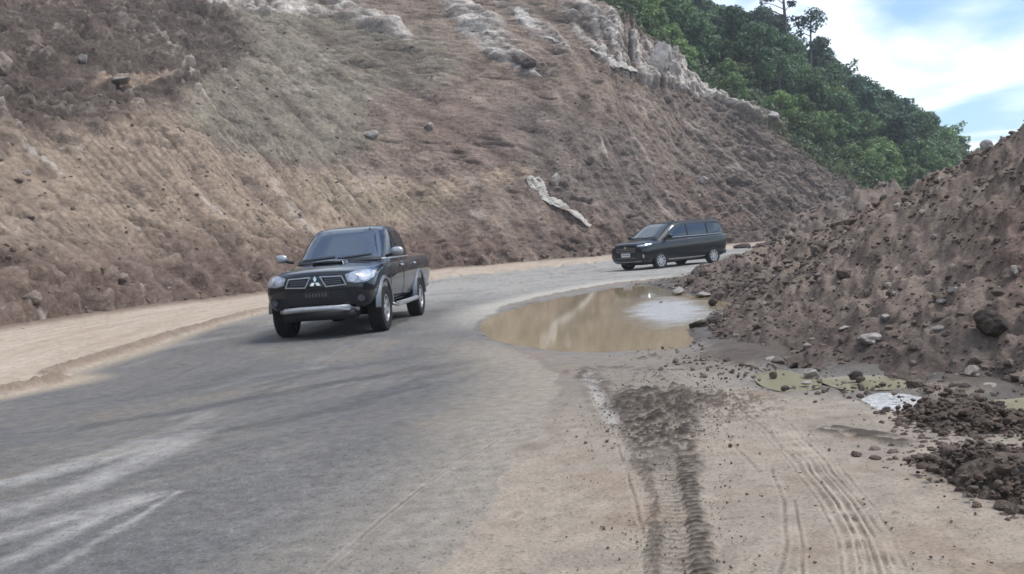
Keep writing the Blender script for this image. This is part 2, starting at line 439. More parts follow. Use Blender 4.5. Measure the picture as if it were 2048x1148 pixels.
WHITE_GROOVE = _L([(1172, 745), (1196, 790), (1226, 845)])
PATCH_C = gpt(1330, 800)
SHOULDER = [tuple(p) for p in ROAD_L]


def ground_fields(P):
    """height, colour, wetness of the flat ground and road at plan points P"""
    n0 = fbm(P, 2.2, 4, seed=1); n1 = fbm(P, .5, 4, seed=2); n2 = fbm(P, .12, 3, seed=3); n3 = fbm(P, .05, 3, seed=14)
    Pw = P + np.column_stack([fbm(P, .7, 3, seed=5), fbm(P, .7, 3, seed=6)]) * .22
    droad = polydist(Pw, ROAD_POLY)
    dl, ol, al = linedist(P, ROAD_L)
    dr, orr, ar = linedist(Pw, ROAD_R)
    streak = .6 * fbm(np.column_stack([al / 7, ol]), .30, 4, .6, seed=7) + .5 * fbm(P, .8, 4, .6, seed=19)
    streak2 = fbm(np.column_stack([al / 25, ol]), .9, 3, seed=8)
    dist = np.hypot(P[:, 0], P[:, 1])
    # base earth on the right hand side
    c = np.tile(A(178, 166, 152), (len(P), 1))
    c = mixc(c, A(157, 147, 137), smooth(-.1, .45, n0) * .7); nb = fbm(P, .018, 2, seed=15); c = mixc(c, A(112, 101, 92), smooth(.30, .5, nb) * smooth(9, 6, P[:, 1]) * .5)
    c = mixc(c, A(190, 178, 163), smooth(.0, .5, n1) * .5)
    c = mixc(c, A(120, 108, 98), smooth(.35, .6, n2) * .45)
    c = mixc(c, A(100, 88, 78), smooth(.42, .55, n3) * .5)
    z = .012 * n0 + .010 * n1 + .006 * n2
    n4 = fbm(P, 1.1, 4, .6, seed=16)
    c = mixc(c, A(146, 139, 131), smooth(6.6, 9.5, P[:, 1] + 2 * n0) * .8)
    c = mixc(c, A(160, 141, 124), smooth(.05, .4, n4) * .7)
    c = mixc(c, A(142, 131, 120), smooth(.12, .4, -n4) * .6)
    # asphalt
    ca = np.tile(A(124, 124, 125), (len(P), 1))
    ca = mixc(ca, A(160, 160, 160), smooth(-.05, .5, streak) * .42)
    ca = mixc(ca, A(106, 107, 110), smooth(.0, .5, -streak2) * .55)
    ca = mixc(ca, A(150, 147, 140), smooth(.1, .5, n0) * .4)
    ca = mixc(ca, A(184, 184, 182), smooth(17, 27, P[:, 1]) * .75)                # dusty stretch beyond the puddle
    ca = mixc(ca, A(92, 94, 98), smooth(.3, .55, n1) * .22)
    sw = .6 + .5 * streak + .3 * n1
    for line, w, s in SMEARS_AND_SHADOW:
        d, _, _ = linedist(Pw, _L(line)); ca = mixc(ca, A(96, 98, 103), np.clip(smooth(w * 1.3, w * .3, d) * s * np.clip(sw + .35, 0, 1), 0, 1))
    for line, w, s in PALE:
        d, _, _ = linedist(P + .3 * (Pw - P), _L(line)); ca = mixc(ca, A(180, 180, 180), np.clip(smooth(w * 1.5, w * .35, d + .07 * n1 + .05 * n2) * s * .9 * np.clip(.62 + 1.0 * streak + .7 * n1 + .6 * n2 + .3 * sw, 0, 1), 0, 1))
    st3 = fbm(np.column_stack([al / 6, ol]), .22, 4, .6, seed=18)
    ca = mixc(ca, A(146, 136, 122), smooth(.12, .45, st3 + .5 * n0) * .45 * (1 + 0 * n1))
    ca = mixc(ca, A(92, 90, 88), smooth(.2, .5, -st3 + .4 * n1) * .35)
    ca = ca * np.array([1.07, 1.01, .93]) * 1.0
    pt = smooth(.10, .16, fbm(P, 1.8, 3, .55, seed=23)); ca = mixc(ca, A(110, 110, 112), pt * .30)
    # dust blowing in from the right edge of the asphalt
    front = smooth(14, 11, P[:, 1])
    edge = smooth(-1.25, .05, droad + .35 * n0 + .1 * n2) * smooth(2.0, .6, dr) * front
    ca = mixc(ca, A(176, 164, 148), np.clip(edge, 0, 1) * .8)
    ca = mixc(ca, A(150, 140, 128), smooth(.25, .5, n2) * smooth(2.4, .5, dr) * front * .35)
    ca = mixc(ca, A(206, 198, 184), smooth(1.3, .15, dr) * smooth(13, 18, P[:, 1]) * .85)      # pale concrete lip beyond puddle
    # mud step along the left edge of the asphalt
    ca = mixc(ca, A(190, 174, 152), smooth(.5, -.05, dl + .2 * n0) * .9)
    isroad = smooth(.03, -.03, droad)
    # left shoulder
    left = (ol > 0)
    cl = np.tile(A(201, 185, 168), (len(P), 1))
    stl = fbm(np.column_stack([al / 10, ol]), .35, 4, seed=9)
    cl = mixc(cl, A(180, 160, 142), smooth(-.1, .5, stl) * .6)
    cl = mixc(cl, A(216, 202, 186), smooth(.0, .5, -stl) * .5)
    cl = mixc(cl, A(120, 100, 84), smooth(.3, .5, n1) * .25)
    cl = mixc(cl, A(112, 92, 78), smooth(.25, .03, np.abs(dl - .22 + .15 * n1)) * .6 * left * smooth(40, 18, P[:, 1]))
    cl = mixc(cl, A(110, 92, 80), smooth(.2, .5, n2) * .3)
    zl = .075 * smooth(.0, .3, dl + .12 * n1) + .02 * stl * smooth(0, .4, dl)
    lm = left & (droad > -.5)
    c = np.where(lm[:, None], cl, c); z = np.where(lm, z * .6 + zl, z)
    ridge = smooth(.22, .0, np.abs(dl - .25 + .15 * n1)) * .05 * (.5 + n2 + n1)
    z = np.where(lm, z + ridge, z)
    sp = fbm(P, .028, 2, .7, seed=17) * smooth(10, 5, P[:, 1])
    ca = mixc(ca, A(160, 160, 160), smooth(.22, .45, sp) * .5); ca = mixc(ca, A(82, 83, 86), smooth(.20, .45, -sp) * .55)
    c = mixc(c * np.array([1.01, .985, .945]), A(112, 101, 91), smooth(.28, .5, sp) * .4)
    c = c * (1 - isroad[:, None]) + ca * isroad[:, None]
    z = z * (1 - isroad) + (.003 * n0 + .0015 * n2) * isroad
    # wheel tracks and mud on the right
    near = (P[:, 1] < 13) & (P[:, 1] > 1)
    wet = np.zeros(len(P))
    if near.any():
        Q = P[near]; Qw = Q + .12 * (Pw[near] - Q); cc = c[near]; zz = z[near]; m1, m2, m3 = n1[near], n2[near], n3[near]
        for line, w in GROOVES:
            d, off, arc = linedist(Qw, line)
            k = smooth(w * 1.0, w * .3, d) * np.clip(.5 + 1.6 * m2 + 1.1 * m1, .0, 1)
            cc = mixc(cc, A(132, 117, 103), k * .75); zz = zz - .004 * k + .001 * smooth(w, w * .2, np.abs(d - 1.8 * w))
            cc = mixc(cc, A(205, 192, 174), smooth(w * 1.2, w * .3, np.abs(d - 1.8 * w)) * .18)
        d, off, arc = linedist(Qw, WHITE_GROOVE)
        k = smooth(.075, .015, d + .05 * m2) * np.clip(.95 + m2 + m1, 0, 1); cc = mixc(cc, A(190, 183, 174), k * .8); zz -= .008 * k
        cc = mixc(cc, A(112, 102, 94), smooth(.06, .01, np.abs(d - .09)) * np.clip(.5 + m2, 0, 1) * .5)
        # churned mud strip with tread ribs
        d, off, arc = linedist(Q, STRIP); tot = arc.max()
        f = np.clip(arc / 3.55, 0, 1)
        hw = np.interp(f + .02 * m1, [0, .1, .22, .40, .6, .86, 1.0], [.28, .34, .36, .28, .205, .150, .132])
        rib = .5 + .5 * np.sin(2 * np.pi * (arc + .35 * np.abs(off)) / .058 + 1.0 * m1)
        e = np.abs(off) / hw
        tread = smooth(.58, .80, f + .12 * m1 + .1 * m2)
        body = smooth(1.15, .80, e + .45 * m2 + (.45 + .4 * smooth(.45, .1, f)) * m1 + .15 * m3 - .25 * (off < 0) * smooth(.5, .1, f)) * smooth(.02, .16, f + .16 * m2 + .14 * m1)
        band = smooth(.34, .52, e + .25 * m2 + .12 * np.sign(off))
        lane = np.where(off > 0, 1.0, .75)
        k = body * ((1 - tread) + tread * (.50 + .50 * band) * (.22 + .78 * smooth(.35, .6, rib)) * lane)
        k *= np.where(tread < .5, np.clip(.80 + 2.2 * m3 + 1.0 * m2 + .6 * m1, .10, 1), 1)
        k *= np.clip(1.0 - .8 * smooth(.1, .5, -m2 - .3 * m1) * tread, .2, 1)
        cc = mixc(cc, A(80, 71, 64), k * .92); cc = mixc(cc, A(58, 51, 46), k * smooth(.05, .4, m2 + .5 * m3) * .85)
        cc = mixc(cc, A(132, 121, 111), k * smooth(.12, .4, -m2 - .6 * m3) * .6)
        zz += k * (.010 + .022 * (1 - tread) * (.4 + m2 + m1 + .6 * m3)) + tread * body * band * .012 * rib
        # loose crumbs spilled to the right of the strip
        dd = np.hypot((Q[:, 0] - PATCH_C[0] - .35) / .62, (Q[:, 1] - PATCH_C[1] + .25) / 1.0)
        k = smooth(1.1, .2, dd + .3 * m1) * smooth(.0, .18, m3 + .6 * m2 - .06 - .35 * dd + .2)
        cc = mixc(cc, A(92, 80, 71), k * .85); zz += k * .016
        d2, o2, a2 = linedist(Qw, _L([(1165, 742), (1230, 738), (1300, 742)])); k = smooth(.28, .05, d2 + .3 * m1) * smooth(-.1, .2, m2)
        cc = mixc(cc, A(104, 96, 89), k * .8); zz += .012 * k
        d2, o2, a2 = linedist(Qw, _L([(1180, 745), (1225, 790), (1290, 815), (1420, 790)])); k = smooth(.16, .03, d2 + .3 * m1) * smooth(-.2, .2, m2)
        cc = mixc(cc, A(98, 88, 80), k * .8); zz += .012 * k
        d2, o2, a2 = linedist(Qw, _L([(1660, 860), (1780, 880), (1900, 925), (1990, 950)])); k = smooth(.10, .03, d2 + .2 * m1) * smooth(-.2, .2, m2 + .1)
        cc = mixc(cc, A(84, 75, 68), k * .9); zz += .035 * k * (.6 + m1)
        c[near] = cc; z[near] = zz
    # puddle basins and wet rims
    for poly, deep, reach in [(PUDDLE, .11, .9)] + [(p, .075, .40) for p, _, _ in SMALL]:
        d = polydist(P + (.35 if deep > .1 else .6) * (Pw - P), poly)
        z = np.where(d < 0, np.minimum(z, .012), z) - deep * smooth(.10, -.16 if deep < .1 else -.30, d) - .012 * smooth(.5, 0, d)
        k = smooth(reach, .0, d + .35 * n1 + .2 * n0) * (1 - isroad * .5)
        c = mixc(c, A(140, 133, 126), k * .55)
        c = mixc(c, A(104, 97, 88), smooth(.14, .02, d + .1 * n1) * .6)
        wet = np.maximum(wet, k * np.clip(.55 + n1, 0, 1))
    # damp dark earth along the foot of the right-hand mound
    dm = polydist(P, MOUND_FOOT) + .3 * n1
    k = smooth(1.0, -.1, dm + .5 * n0 + .2 * n1)
    c = mixc(c, A(128, 118, 109), k * .75)
    c = mixc(c, A(92, 83, 76), smooth(.35, .0, dm + .25 * n1) * .7)
    wet = np.maximum(wet, k * np.clip(n1 * 1.3 + .02, 0, 1) * .6)
    z = z + .03 * smooth(.3, 0, dm) * (1 + n1)
    # earth crumbs along the foot of the cut slope
    df = polydist(P, FOOT_POLY)
    c = mixc(c, A(128, 108, 94), smooth(.7, 0, df + .4 * n1) * .9)
    z = z + .12 * smooth(.7, -.2, df + .4 * n1)
    return z, c, wet, droad


# foot line of the cut slope (plan), left to right, then the valley line that carries on behind the mound
FOOT_KEYS = np.array([(-17, -30), (-15.5, -10), (-14, 6), tuple(gpt(0, 668)), tuple(gpt(300, 622)), tuple(gpt(540, 592)), (-4.4, 49.5), (.5, 52.6), (5.5, 54.4), (10.5, 57.2), (15.5, 61), (21, 65.5), (27, 70), (36, 77), (50, 90), (68, 110), (88, 132)])
FOOT = spline(FOOT_KEYS, 12)
FOOT_POLY = np.vstack([FOOT, [(-100, 300), (-100, -30)]])
MOUND_FOOT = np.vstack([gpoly([(2048, 782), (1950, 772), (1850, 760), (1760, 748), (1650, 742), (1560, 725), (1500, 722), (1440, 690), (1395, 655), (1430, 625), (1450, 604), (1400, 590), (1330, 576),
                               (1310, 566), (1370, 556), (1430, 540), (1470, 508)]), [(8, 32), (12, 36), (20, 30), (20, 3), (6, 3), (3.9, 5)]])


def build_ground():
    D = np.concatenate([np.linspace(-60, 0, 14)[:-1], np.linspace(0, 2.9, 10)[:-1], 1 / np.linspace(1 / 2.9, 1 / 66, 470), np.linspace(70, 290, 30)])
    a = np.concatenate([np.linspace(-7, -1.0, 22)[:-1], np.linspace(-1.0, -.60, 40)[:-1], np.linspace(-.60, .60, 900), np.linspace(.60, 1.0, 40)[1:], np.linspace(1.0, 7, 22)[1:]])
    wdt = np.sqrt(D * D + 2.0)
    X = np.clip(a[None] * wdt[:, None], -290 + a[None], 290 + a[None]); Y = np.repeat(D[:, None], len(a), 1)
    P = np.column_stack([X.ravel(), Y.ravel()])
    z, c, wet, droad = ground_fields(P)
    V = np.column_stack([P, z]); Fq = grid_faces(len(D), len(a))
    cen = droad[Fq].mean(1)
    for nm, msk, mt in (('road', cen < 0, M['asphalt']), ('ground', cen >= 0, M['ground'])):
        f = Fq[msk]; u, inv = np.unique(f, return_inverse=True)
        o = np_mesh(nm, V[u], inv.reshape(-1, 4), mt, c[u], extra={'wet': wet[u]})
        tag(o, {'road': 'grey dusty asphalt road curving right below the cut slope', 'ground': 'beige dirt ground with wheel tracks beside the asphalt'}[nm], None, None, 'structure')


def build_water():
    def sheet(poly, grow, z, mat, label):
        c = poly.mean(0); p = c + (poly - c) * (1 + grow)
        bm = bmesh.new(); vs = [bm.verts.new((x, y, z)) for x, y in p]; f = bm.faces.new(vs)
        if f.normal.z < 0: f.normal_flip()
        bmesh.ops.triangulate(bm, faces=bm.faces[:])
        o = bm_obj('puddle', bm, mat, smooth_=False); tag(o, label, None, None, 'structure')
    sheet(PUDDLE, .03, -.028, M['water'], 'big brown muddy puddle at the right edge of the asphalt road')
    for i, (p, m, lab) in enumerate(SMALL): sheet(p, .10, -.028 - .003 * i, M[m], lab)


build_ground(); build_water()
# ------------------------------------------------------------------ cut slope and forest hill
def resample(line, step):
    seg = np.hypot(*np.diff(line, axis=0).T); s = np.concatenate([[0], np.cumsum(seg)])
    q = np.arange(0, s[-1], step) if np.isscalar(step) else step
    return np.column_stack([np.interp(q, s, line[:, 0]), np.interp(q, s, line[:, 1])]), q


def sight(px, py, d):
    r = ray(px, py); t = d / r.y
    return np.array([r.x * t, r.y * t, CAM_H + r.z * t])


# crest of the cut and ridge of the wooded hill, one point for every key of the foot line
CREST_KEYS = np.array([(-47, -24, 27), (-46, -2, 27), (-43, 15, 27), (-40.5, 32, 27), (-38, 43, 26.5), (-33.5, 50, 26), (-20, 70, 24), sight(1160, -3, 71), sight(1290, 66, 72), sight(1392, 160, 72),
                       sight(1500, 225, 72), sight(1620, 308, 72.5), sight(1722, 372, 74), sight(1800, 395, 81.5), (49, 91.5, 1.6), (67, 111.5, 1.5), (87, 133.5, 1.5)])
RIDGE_KEYS = np.array([(-75, -20, 33), (-74, 2, 33), (-70, 22, 33), (-66, 45, 33), (-60, 62, 33), (-50, 78, 33), (-24, 100, 33), sight(1180, -60, 104), sight(1310, 30, 106), sight(1425, 125, 108),
                       sight(1530, 135, 110), sight(1660, 215, 112), sight(1765, 275, 114), sight(1850, 310, 116), sight(1925, 368, 122), sight(2000, 400, 134), sight(2100, 420, 150)])
FOOT_F, CREST_F, RIDGE_F = FOOT, spline(CREST_KEYS, 12), spline(RIDGE_KEYS, 12)
FOOT_S = np.concatenate([[0], np.cumsum(np.hypot(*np.diff(FOOT, axis=0).T))])


def at_s(curve, s):
    return np.column_stack([np.interp(s, FOOT_S, curve[:, k]) for k in range(curve.shape[1])])


def s_of(x, y):
    return linedist(np.array([[x, y]], float), FOOT)[2][0]


S_A, S_B, S_C, S_D, S_E = s_of(-12, 22), s_of(-4.4, 49.5), s_of(5.5, 54.4), s_of(21, 65.5), s_of(27, 70)


def build_slope():
    smax = S_E + 30
    s = np.concatenate([np.arange(10, S_A - 6, .5), np.arange(S_A - 6, smax, .11)])
    u = np.concatenate([np.linspace(0, .35, 170)[:-1], np.linspace(.35, 1, 240)])
    F0 = at_s(FOOT, s); C0 = at_s(CREST_F, s)
    F0 = np.column_stack([F0, F0[:, 0] * 0])
    V3 = F0[None] + (C0 - F0)[None] * u[:, None, None]
    tS = np.gradient(F0, axis=0); nn = np.cross(tS, C0 - F0); nn /= np.linalg.norm(nn, axis=1)[:, None]
    zc = C0[:, 2]; zt = V3[:, :, 2]; S2 = np.repeat(s[None], len(u), 0)
    V = V3.reshape(-1, 3); nrm = np.repeat(nn[None], len(u), 0).reshape(-1, 3)
    S = S2.ravel(); Z = zt.ravel(); ZC = np.repeat(zc[None], len(u), 0).ravel(); dl = np.repeat(u[:, None] * np.linalg.norm(C0 - F0, axis=1)[None], 1, 0).ravel()
    big = fbm(V, 9, 4, seed=21); mid = fbm(V, 2.6, 5, .55, seed=22); sm = fbm(V, .7, 4, .6, seed=23); bil = fbm(V, 1.6, 4, .6, seed=24, billow=True)
    skew = .02 + 1.1 * smooth(S_B - 10, S_C + 10, S)
    q = S + skew * dl + .35 * mid
    gr = fbm(np.column_stack([q, dl / 9, S * 0]), .30, 3, .65, seed=25)       # bucket scrape marks running down the slope
    gr2 = fbm(np.column_stack([q, dl / 6, S * 0]), 1.5, 4, .55, seed=26)
    strata = fbm(np.column_stack([S / 5 , (dl + .5 * S), S * 0]), 1.3, 4, .55, seed=27)
    px, py, dep = project(V)

    def blob(cx, cy, rx, ry, ang=0.0):
        a = math.radians(ang); x = px - cx; y = py - cy
        return np.exp(-(((x * math.cos(a) + y * math.sin(a)) / rx) ** 2 + ((-x * math.sin(a) + y * math.cos(a)) / ry) ** 2))
    wob = .6 * mid + .35 * sm + .35 * gr2
    def zone(v, lo=.35, hi=.6): return smooth(lo, hi, v + .35 * wob)
    rightz = smooth(-8, 12, S - S_C + 6 * big)
    rubble = np.clip(smooth(3.2, 1.0, Z + 1.4 * big + .8 * mid), 0, 1) * (.35 + .65 * zone(blob(100, 580, 520, 110) + blob(760, 500, 250, 60) * .8 + blob(500, 560, 300, 70), .2, .5))
    eroded = zone(blob(120, 120, 290, 170) + blob(330, 60, 160, 80), .35, .65)
    rockz = zone(blob(500, 5, 170, 30, 8) + blob(950, 40, 130, 28, 35) + blob(1060, 45, 130, 26, 40) + blob(1210, 85, 130, 34, 42) + blob(1290, 120, 90, 30, 35) + blob(1000, 110, 110, 14, 30) + blob(1450, 185, 80, 18, 38) + blob(1370, 160, 60, 20, 38) + blob(1530, 235, 60, 14, 38) + .9 * blob(1440, 195, 110, 14, 36) + .8 * blob(1590, 262, 70, 10, 38)
                 + blob(720, 30, 150, 24, 25) + blob(1180, 20, 120, 25, 40), .5, .72) * smooth(-.25, .2, gr2 + .5 * strata + .25)
    fine = fbm(V, .28, 3, .6, seed=28)
    terr = fbm(np.column_stack([S / 2.2, (dl + .35 * S + .8 * big), S * 0]), .8, 3, .6, seed=29)
    disp = .6 * big + .40 * mid * (1 + .6 * eroded + .4 * rightz) + .20 * sm + .13 * gr * (1 - .6 * rubble) + .26 * gr2 + .22 * strata * (.4 + smooth(-.2, .3, mid)) + .10 * np.abs(terr) + .10 * bil + .05 * fine + rightz * .22 * gr2
    disp += rubble * (.32 * bil + .16 * sm + .06 * fine) + eroded * (.6 * bil + .2 * sm) + rightz * (.24 * bil + .16 * sm) + .45 * rockz * (.4 + .6 * smooth(-.2, .3, strata))
    aniso = fbm(np.column_stack([(q + .5 * sm) / 1.1, (dl - .3 * q) / 5.5, S * 0 + 3]), 1.0, 4, .55, seed=30)
    gully = 1 - np.abs(fbm(np.column_stack([(q + .8 * mid) / 2.6, dl / 9, S * 0 + 7]), 1.0, 3, .5, seed=41)) * 2.2
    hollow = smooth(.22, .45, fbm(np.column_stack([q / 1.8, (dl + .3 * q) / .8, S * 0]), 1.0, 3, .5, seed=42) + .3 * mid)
    lines = .5 + .5 * np.sin(2 * np.pi * (q + .35 * sm + .15 * mid) / .40)
    lmask = smooth(-.15, .25, fbm(V, 4.5, 2, seed=43) + .1) * (1 - rubble) * (1 - eroded) * (1 - .65 * rightz)
    disp += .26 * aniso + .24 * np.clip(gully, -.5, 1) - .28 * hollow + .05 * lines * lmask + .22 * rockz * np.round(4 * (gr2 + strata)) / 4 + .22 * (np.round(3.5 * aniso) / 3.5) * (.4 + rightz)
    disp = disp * (.62 + .38 * np.clip(eroded + rightz * .6 + rubble * .6 + rockz, 0, 1))
    disp -= .5 * blob(1130, 420, 130, 10, 38) * .6
    fade = smooth(0, .5, Z)
    V = V + nrm * (disp * (.25 + .75 * fade))[:, None]
    V[:, 2] -= .12 * (1 - fade)
    # ---- colours
    c = np.tile(A(138, 121, 106), (len(V), 1))
    c = mixc(c, A(150, 131, 112), zone(blob(420, 400, 420, 110, 8) + blob(100, 300, 250, 130), .3, .6) * .8)
    c = mixc(c, A(126, 119, 104), zone(blob(620, 110, 330, 110, 5) + blob(560, 270, 200, 70, 10) * .9, .3, .65) * .8)
    c = mixc(c, A(142, 130, 106), zone(blob(300, 130, 160, 60) + blob(770, 400, 200, 50, 5), .4, .65) * .5)
    c = mixc(c, A(116, 104, 96), rightz * .85)
    c = mixc(c, A(108, 98, 92), zone(blob(1150, 320, 260, 120, 25), .4, .7) * .6)
    c = mixc(c, A(122, 102, 92), zone(blob(900, 260, 200, 80, 20) + blob(1150, 460, 130, 50) + blob(1400, 400, 140, 40, 20), .4, .7) * .5)
    c = mixc(c, A(86, 75, 69), eroded * .88)
    c = mixc(c, A(106, 88, 78), rubble * .85)
    c = mixc(c, A(140, 120, 104), rubble * smooth(.0, .4, bil) * .5)
    c = mixc(c, A(164, 143, 122), zone(blob(800, 380, 160, 30, 5) + blob(470, 430, 300, 26, 8) + blob(260, 160, 100, 14) + blob(1010, 350, 90, 20, -10), .45, .7) * .7)
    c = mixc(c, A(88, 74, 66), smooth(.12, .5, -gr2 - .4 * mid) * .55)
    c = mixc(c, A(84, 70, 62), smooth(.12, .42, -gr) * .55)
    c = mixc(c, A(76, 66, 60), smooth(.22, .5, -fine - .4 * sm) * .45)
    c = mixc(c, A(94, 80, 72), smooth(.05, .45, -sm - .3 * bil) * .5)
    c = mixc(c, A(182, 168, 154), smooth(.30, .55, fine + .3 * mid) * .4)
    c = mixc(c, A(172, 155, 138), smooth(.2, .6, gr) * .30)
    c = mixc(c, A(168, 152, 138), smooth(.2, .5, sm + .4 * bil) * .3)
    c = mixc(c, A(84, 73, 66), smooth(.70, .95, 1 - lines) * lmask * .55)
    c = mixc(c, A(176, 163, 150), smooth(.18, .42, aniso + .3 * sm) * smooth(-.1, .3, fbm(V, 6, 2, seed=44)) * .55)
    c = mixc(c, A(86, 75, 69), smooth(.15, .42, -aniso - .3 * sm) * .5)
    c = mixc(c, A(74, 64, 58), hollow * .5)  # shade inside the hollows, painted as darker earth colour
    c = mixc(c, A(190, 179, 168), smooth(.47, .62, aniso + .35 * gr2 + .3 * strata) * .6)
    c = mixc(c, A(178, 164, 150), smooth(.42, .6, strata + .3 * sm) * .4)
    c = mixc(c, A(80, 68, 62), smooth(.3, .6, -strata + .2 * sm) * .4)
    rockz = rockz * smooth(-.30, .06, aniso + .7 * gr2)
    c = mixc(c, A(172, 161, 150), rockz * .8)
    c = mixc(c, A(218, 208, 196), rockz * smooth(.0, .4, gr + .6 * gr2 + .5 * sm) * .8)
    c = mixc(c, A(92, 82, 76), rockz * smooth(.1, .4, -gr - .5 * strata) * .7)
    # green creeping in just under the crest on the right
    c = mixc(c, A(92, 98, 62), smooth(.82, 1.0, Z / ZC + .12 * mid) * smooth(S_C + 4, S_D, S) * .7)
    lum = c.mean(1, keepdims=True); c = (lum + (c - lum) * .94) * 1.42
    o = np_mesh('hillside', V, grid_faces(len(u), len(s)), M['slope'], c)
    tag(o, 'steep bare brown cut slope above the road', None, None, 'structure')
    return V, c


SLOPE_V, SLOPE_C = build_slope()
_px, _py, _pd = project(SLOPE_V)


def slope_at(x, y):
    """surface point of the cut slope that shows at a pixel"""
    e = np.hypot(_px - x, _py - y) + np.where(_pd < 1, 1e6, 0)
    idx = np.argsort(e)[:6]
    return SLOPE_V[idx[np.argmin(_pd[idx])]]


def hill_surface(s_vals, w_vals):
    """points of the wooded hill: w=0 at the crest of the cut, 1 on the ridge, 2 down its far side"""
    C0 = at_s(CREST_F, s_vals); R0_ = at_s(RIDGE_F, s_vals)
    w = w_vals[:, None, None]; up = np.minimum(w, 1.0); dn = np.maximum(w - 1, 0)
    V = C0[None] + (R0_ - C0)[None] * up
    back = R0_ - C0; back[:, 2] = 0; back /= np.linalg.norm(back, axis=1)[:, None]
    V = V + back[None] * 30 * dn
    V[:, :, 2] += (-14 * dn ** 1.3)[:, :, 0] + (R0_ - C0)[None, :, 2] * (.35 * (up * (1 - up)))[:, :, 0] - .25 * (1 - up[:, :, 0])
    V = V.reshape(-1, 3)
    V[:, 2] += 1.0 * fbm(V, 10, 4, seed=31) + .25 * fbm(V, 2.5, 3, seed=32)
    return V


def build_hill():
    sv = np.arange(10, S_E + 75, .6); wv = np.linspace(0, 2, 90)
    V = hill_surface(sv, wv)
    n = fbm(V, 5, 4, seed=33); n2 = fbm(V, 1.2, 3, seed=34)
    c = np.tile(A(70, 84, 52), (len(V), 1))
    c = mixc(c, A(112, 108, 74), smooth(0, .4, n) * .6); c = mixc(c, A(48, 62, 38), smooth(0, .4, n2) * .6)
    o = np_mesh('hill', V, grid_faces(len(wv), len(sv)), M['hill'], c)
    tag(o, 'green wooded hill rising behind the cut slope', None, None, 'structure')


build_hill()
# ------------------------------------------------------------------ heaped earth
def earth_colour(V, h, seed=0):
    a = fbm(V, 2.5, 4, seed=51 + seed); b = fbm(V, .5, 4, seed=52 + seed); d = fbm(V, .13, 3, seed=53 + seed); r = fbm(V, 4, 3, seed=54 + seed)
    c = np.tile(A(130, 117, 107), (len(V), 1))
    c = mixc(c, A(138, 123, 111), smooth(-.1, .4, a) * .6)
    c = mixc(c, A(120, 96, 88), smooth(.05, .4, r) * .5)
    c = mixc(c, A(82, 73, 67), smooth(.0, .4, -b) * .6)
    c = mixc(c, A(154, 141, 129), smooth(.2, .5, b) * .45)
    c = mixc(c, A(168, 156, 144), smooth(.36, .55, d) * .5)
    c = mixc(c, A(70, 62, 58), smooth(.2, .5, -d) * .45)
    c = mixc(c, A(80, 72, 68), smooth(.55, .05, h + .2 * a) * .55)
    lum = c.mean(1, keepdims=True); return (lum + (c - lum) * 1.08) * 1.24


def lumps(P, amp=1.0, seed=0):
    return amp * (.30 * fbm(P, 2.3, 3, .6, seed=61 + seed) + .18 * fbm(P, .75, 3, seed=62 + seed, billow=True) + .15 * fbm(P, .34, 3, .6, seed=63 + seed) + .075 * fbm(P, .14, 2, seed=64 + seed))


CREST_PTS = [(5.4, 25.0, .14), (6.5, 26.2, .54), (7.3, 24.2, .84), (7.6, 21.2, 1.16), (7.25, 18, 1.46), (6.95, 15, 1.80), (6.9, 12.5, 2.24), (6.9, 10, 2.75), (6.9, 7.5, 2.7), (7.2, 5, 2.2)]


def build_mound():
    ctrl = [(x, y, -.03) for x, y in MOUND_FOOT[:17]] + [(3.9, 5, -.03), (5, 3.4, -.05), (8, 29.5, .1), (9.5, 32, -.05)] + CREST_PTS
    ctrl += [(9, 11, 2.9), (9, 16, 1.95), (9.4, 21, 1.2), (9, 25, .75), (12, 12, 2.6), (12, 20, 1.4), (12, 27, .4), (14, 8, 1.8), (15, 15, 1.0), (15, 22, .3), (9.5, 6, 2.4), (13, 3.5, .2), (9, 3.2, .3), (14, 29, -.1)]
    # gentle apron at the foot
    for (x, y), z in (((gpt(1560, 690)), .22), ((gpt(1700, 700)), .25), ((gpt(1850, 735)), .22)): ctrl.append((x, y, z))
    f = rbf(ctrl)
    D = 1 / np.linspace(1 / 3.2, 1 / 33, 520); a = np.concatenate([np.linspace(.12, .62, 560), np.linspace(.62, 2.5, 90)[1:]])
    X = a[None] * np.sqrt(D * D + 1)[:, None]; Y = np.repeat(D[:, None], len(a), 1)
    P = np.column_stack([X.ravel(), Y.ravel()])
    h0 = f(P); dm = polydist(P, MOUND_FOOT) + .38 * fbm(P, .9, 4, .6, seed=57)
    h0 = np.minimum(h0, np.maximum(-dm, -.1) * 1.1 + .02)
    h = h0 + lumps(P) * np.clip(.42 + h0 * 1.6, 0, 1.0) - .03
    V = np.column_stack([P, h]); Fq = grid_faces(len(D), len(a))
    keep = (V[Fq][:, :, 2].max(1) > -.02) & (V[Fq][:, :, 0].max(1) < 18) & (dm[Fq].min(1) < .12)
    Fq = Fq[keep]; u, inv = np.unique(Fq, return_inverse=True)
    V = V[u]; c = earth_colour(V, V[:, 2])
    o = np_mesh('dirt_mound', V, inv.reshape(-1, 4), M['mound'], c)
    tag(o, 'long high heap of loose dark brown earth along the right side of the road', 'dirt mound')
    return V


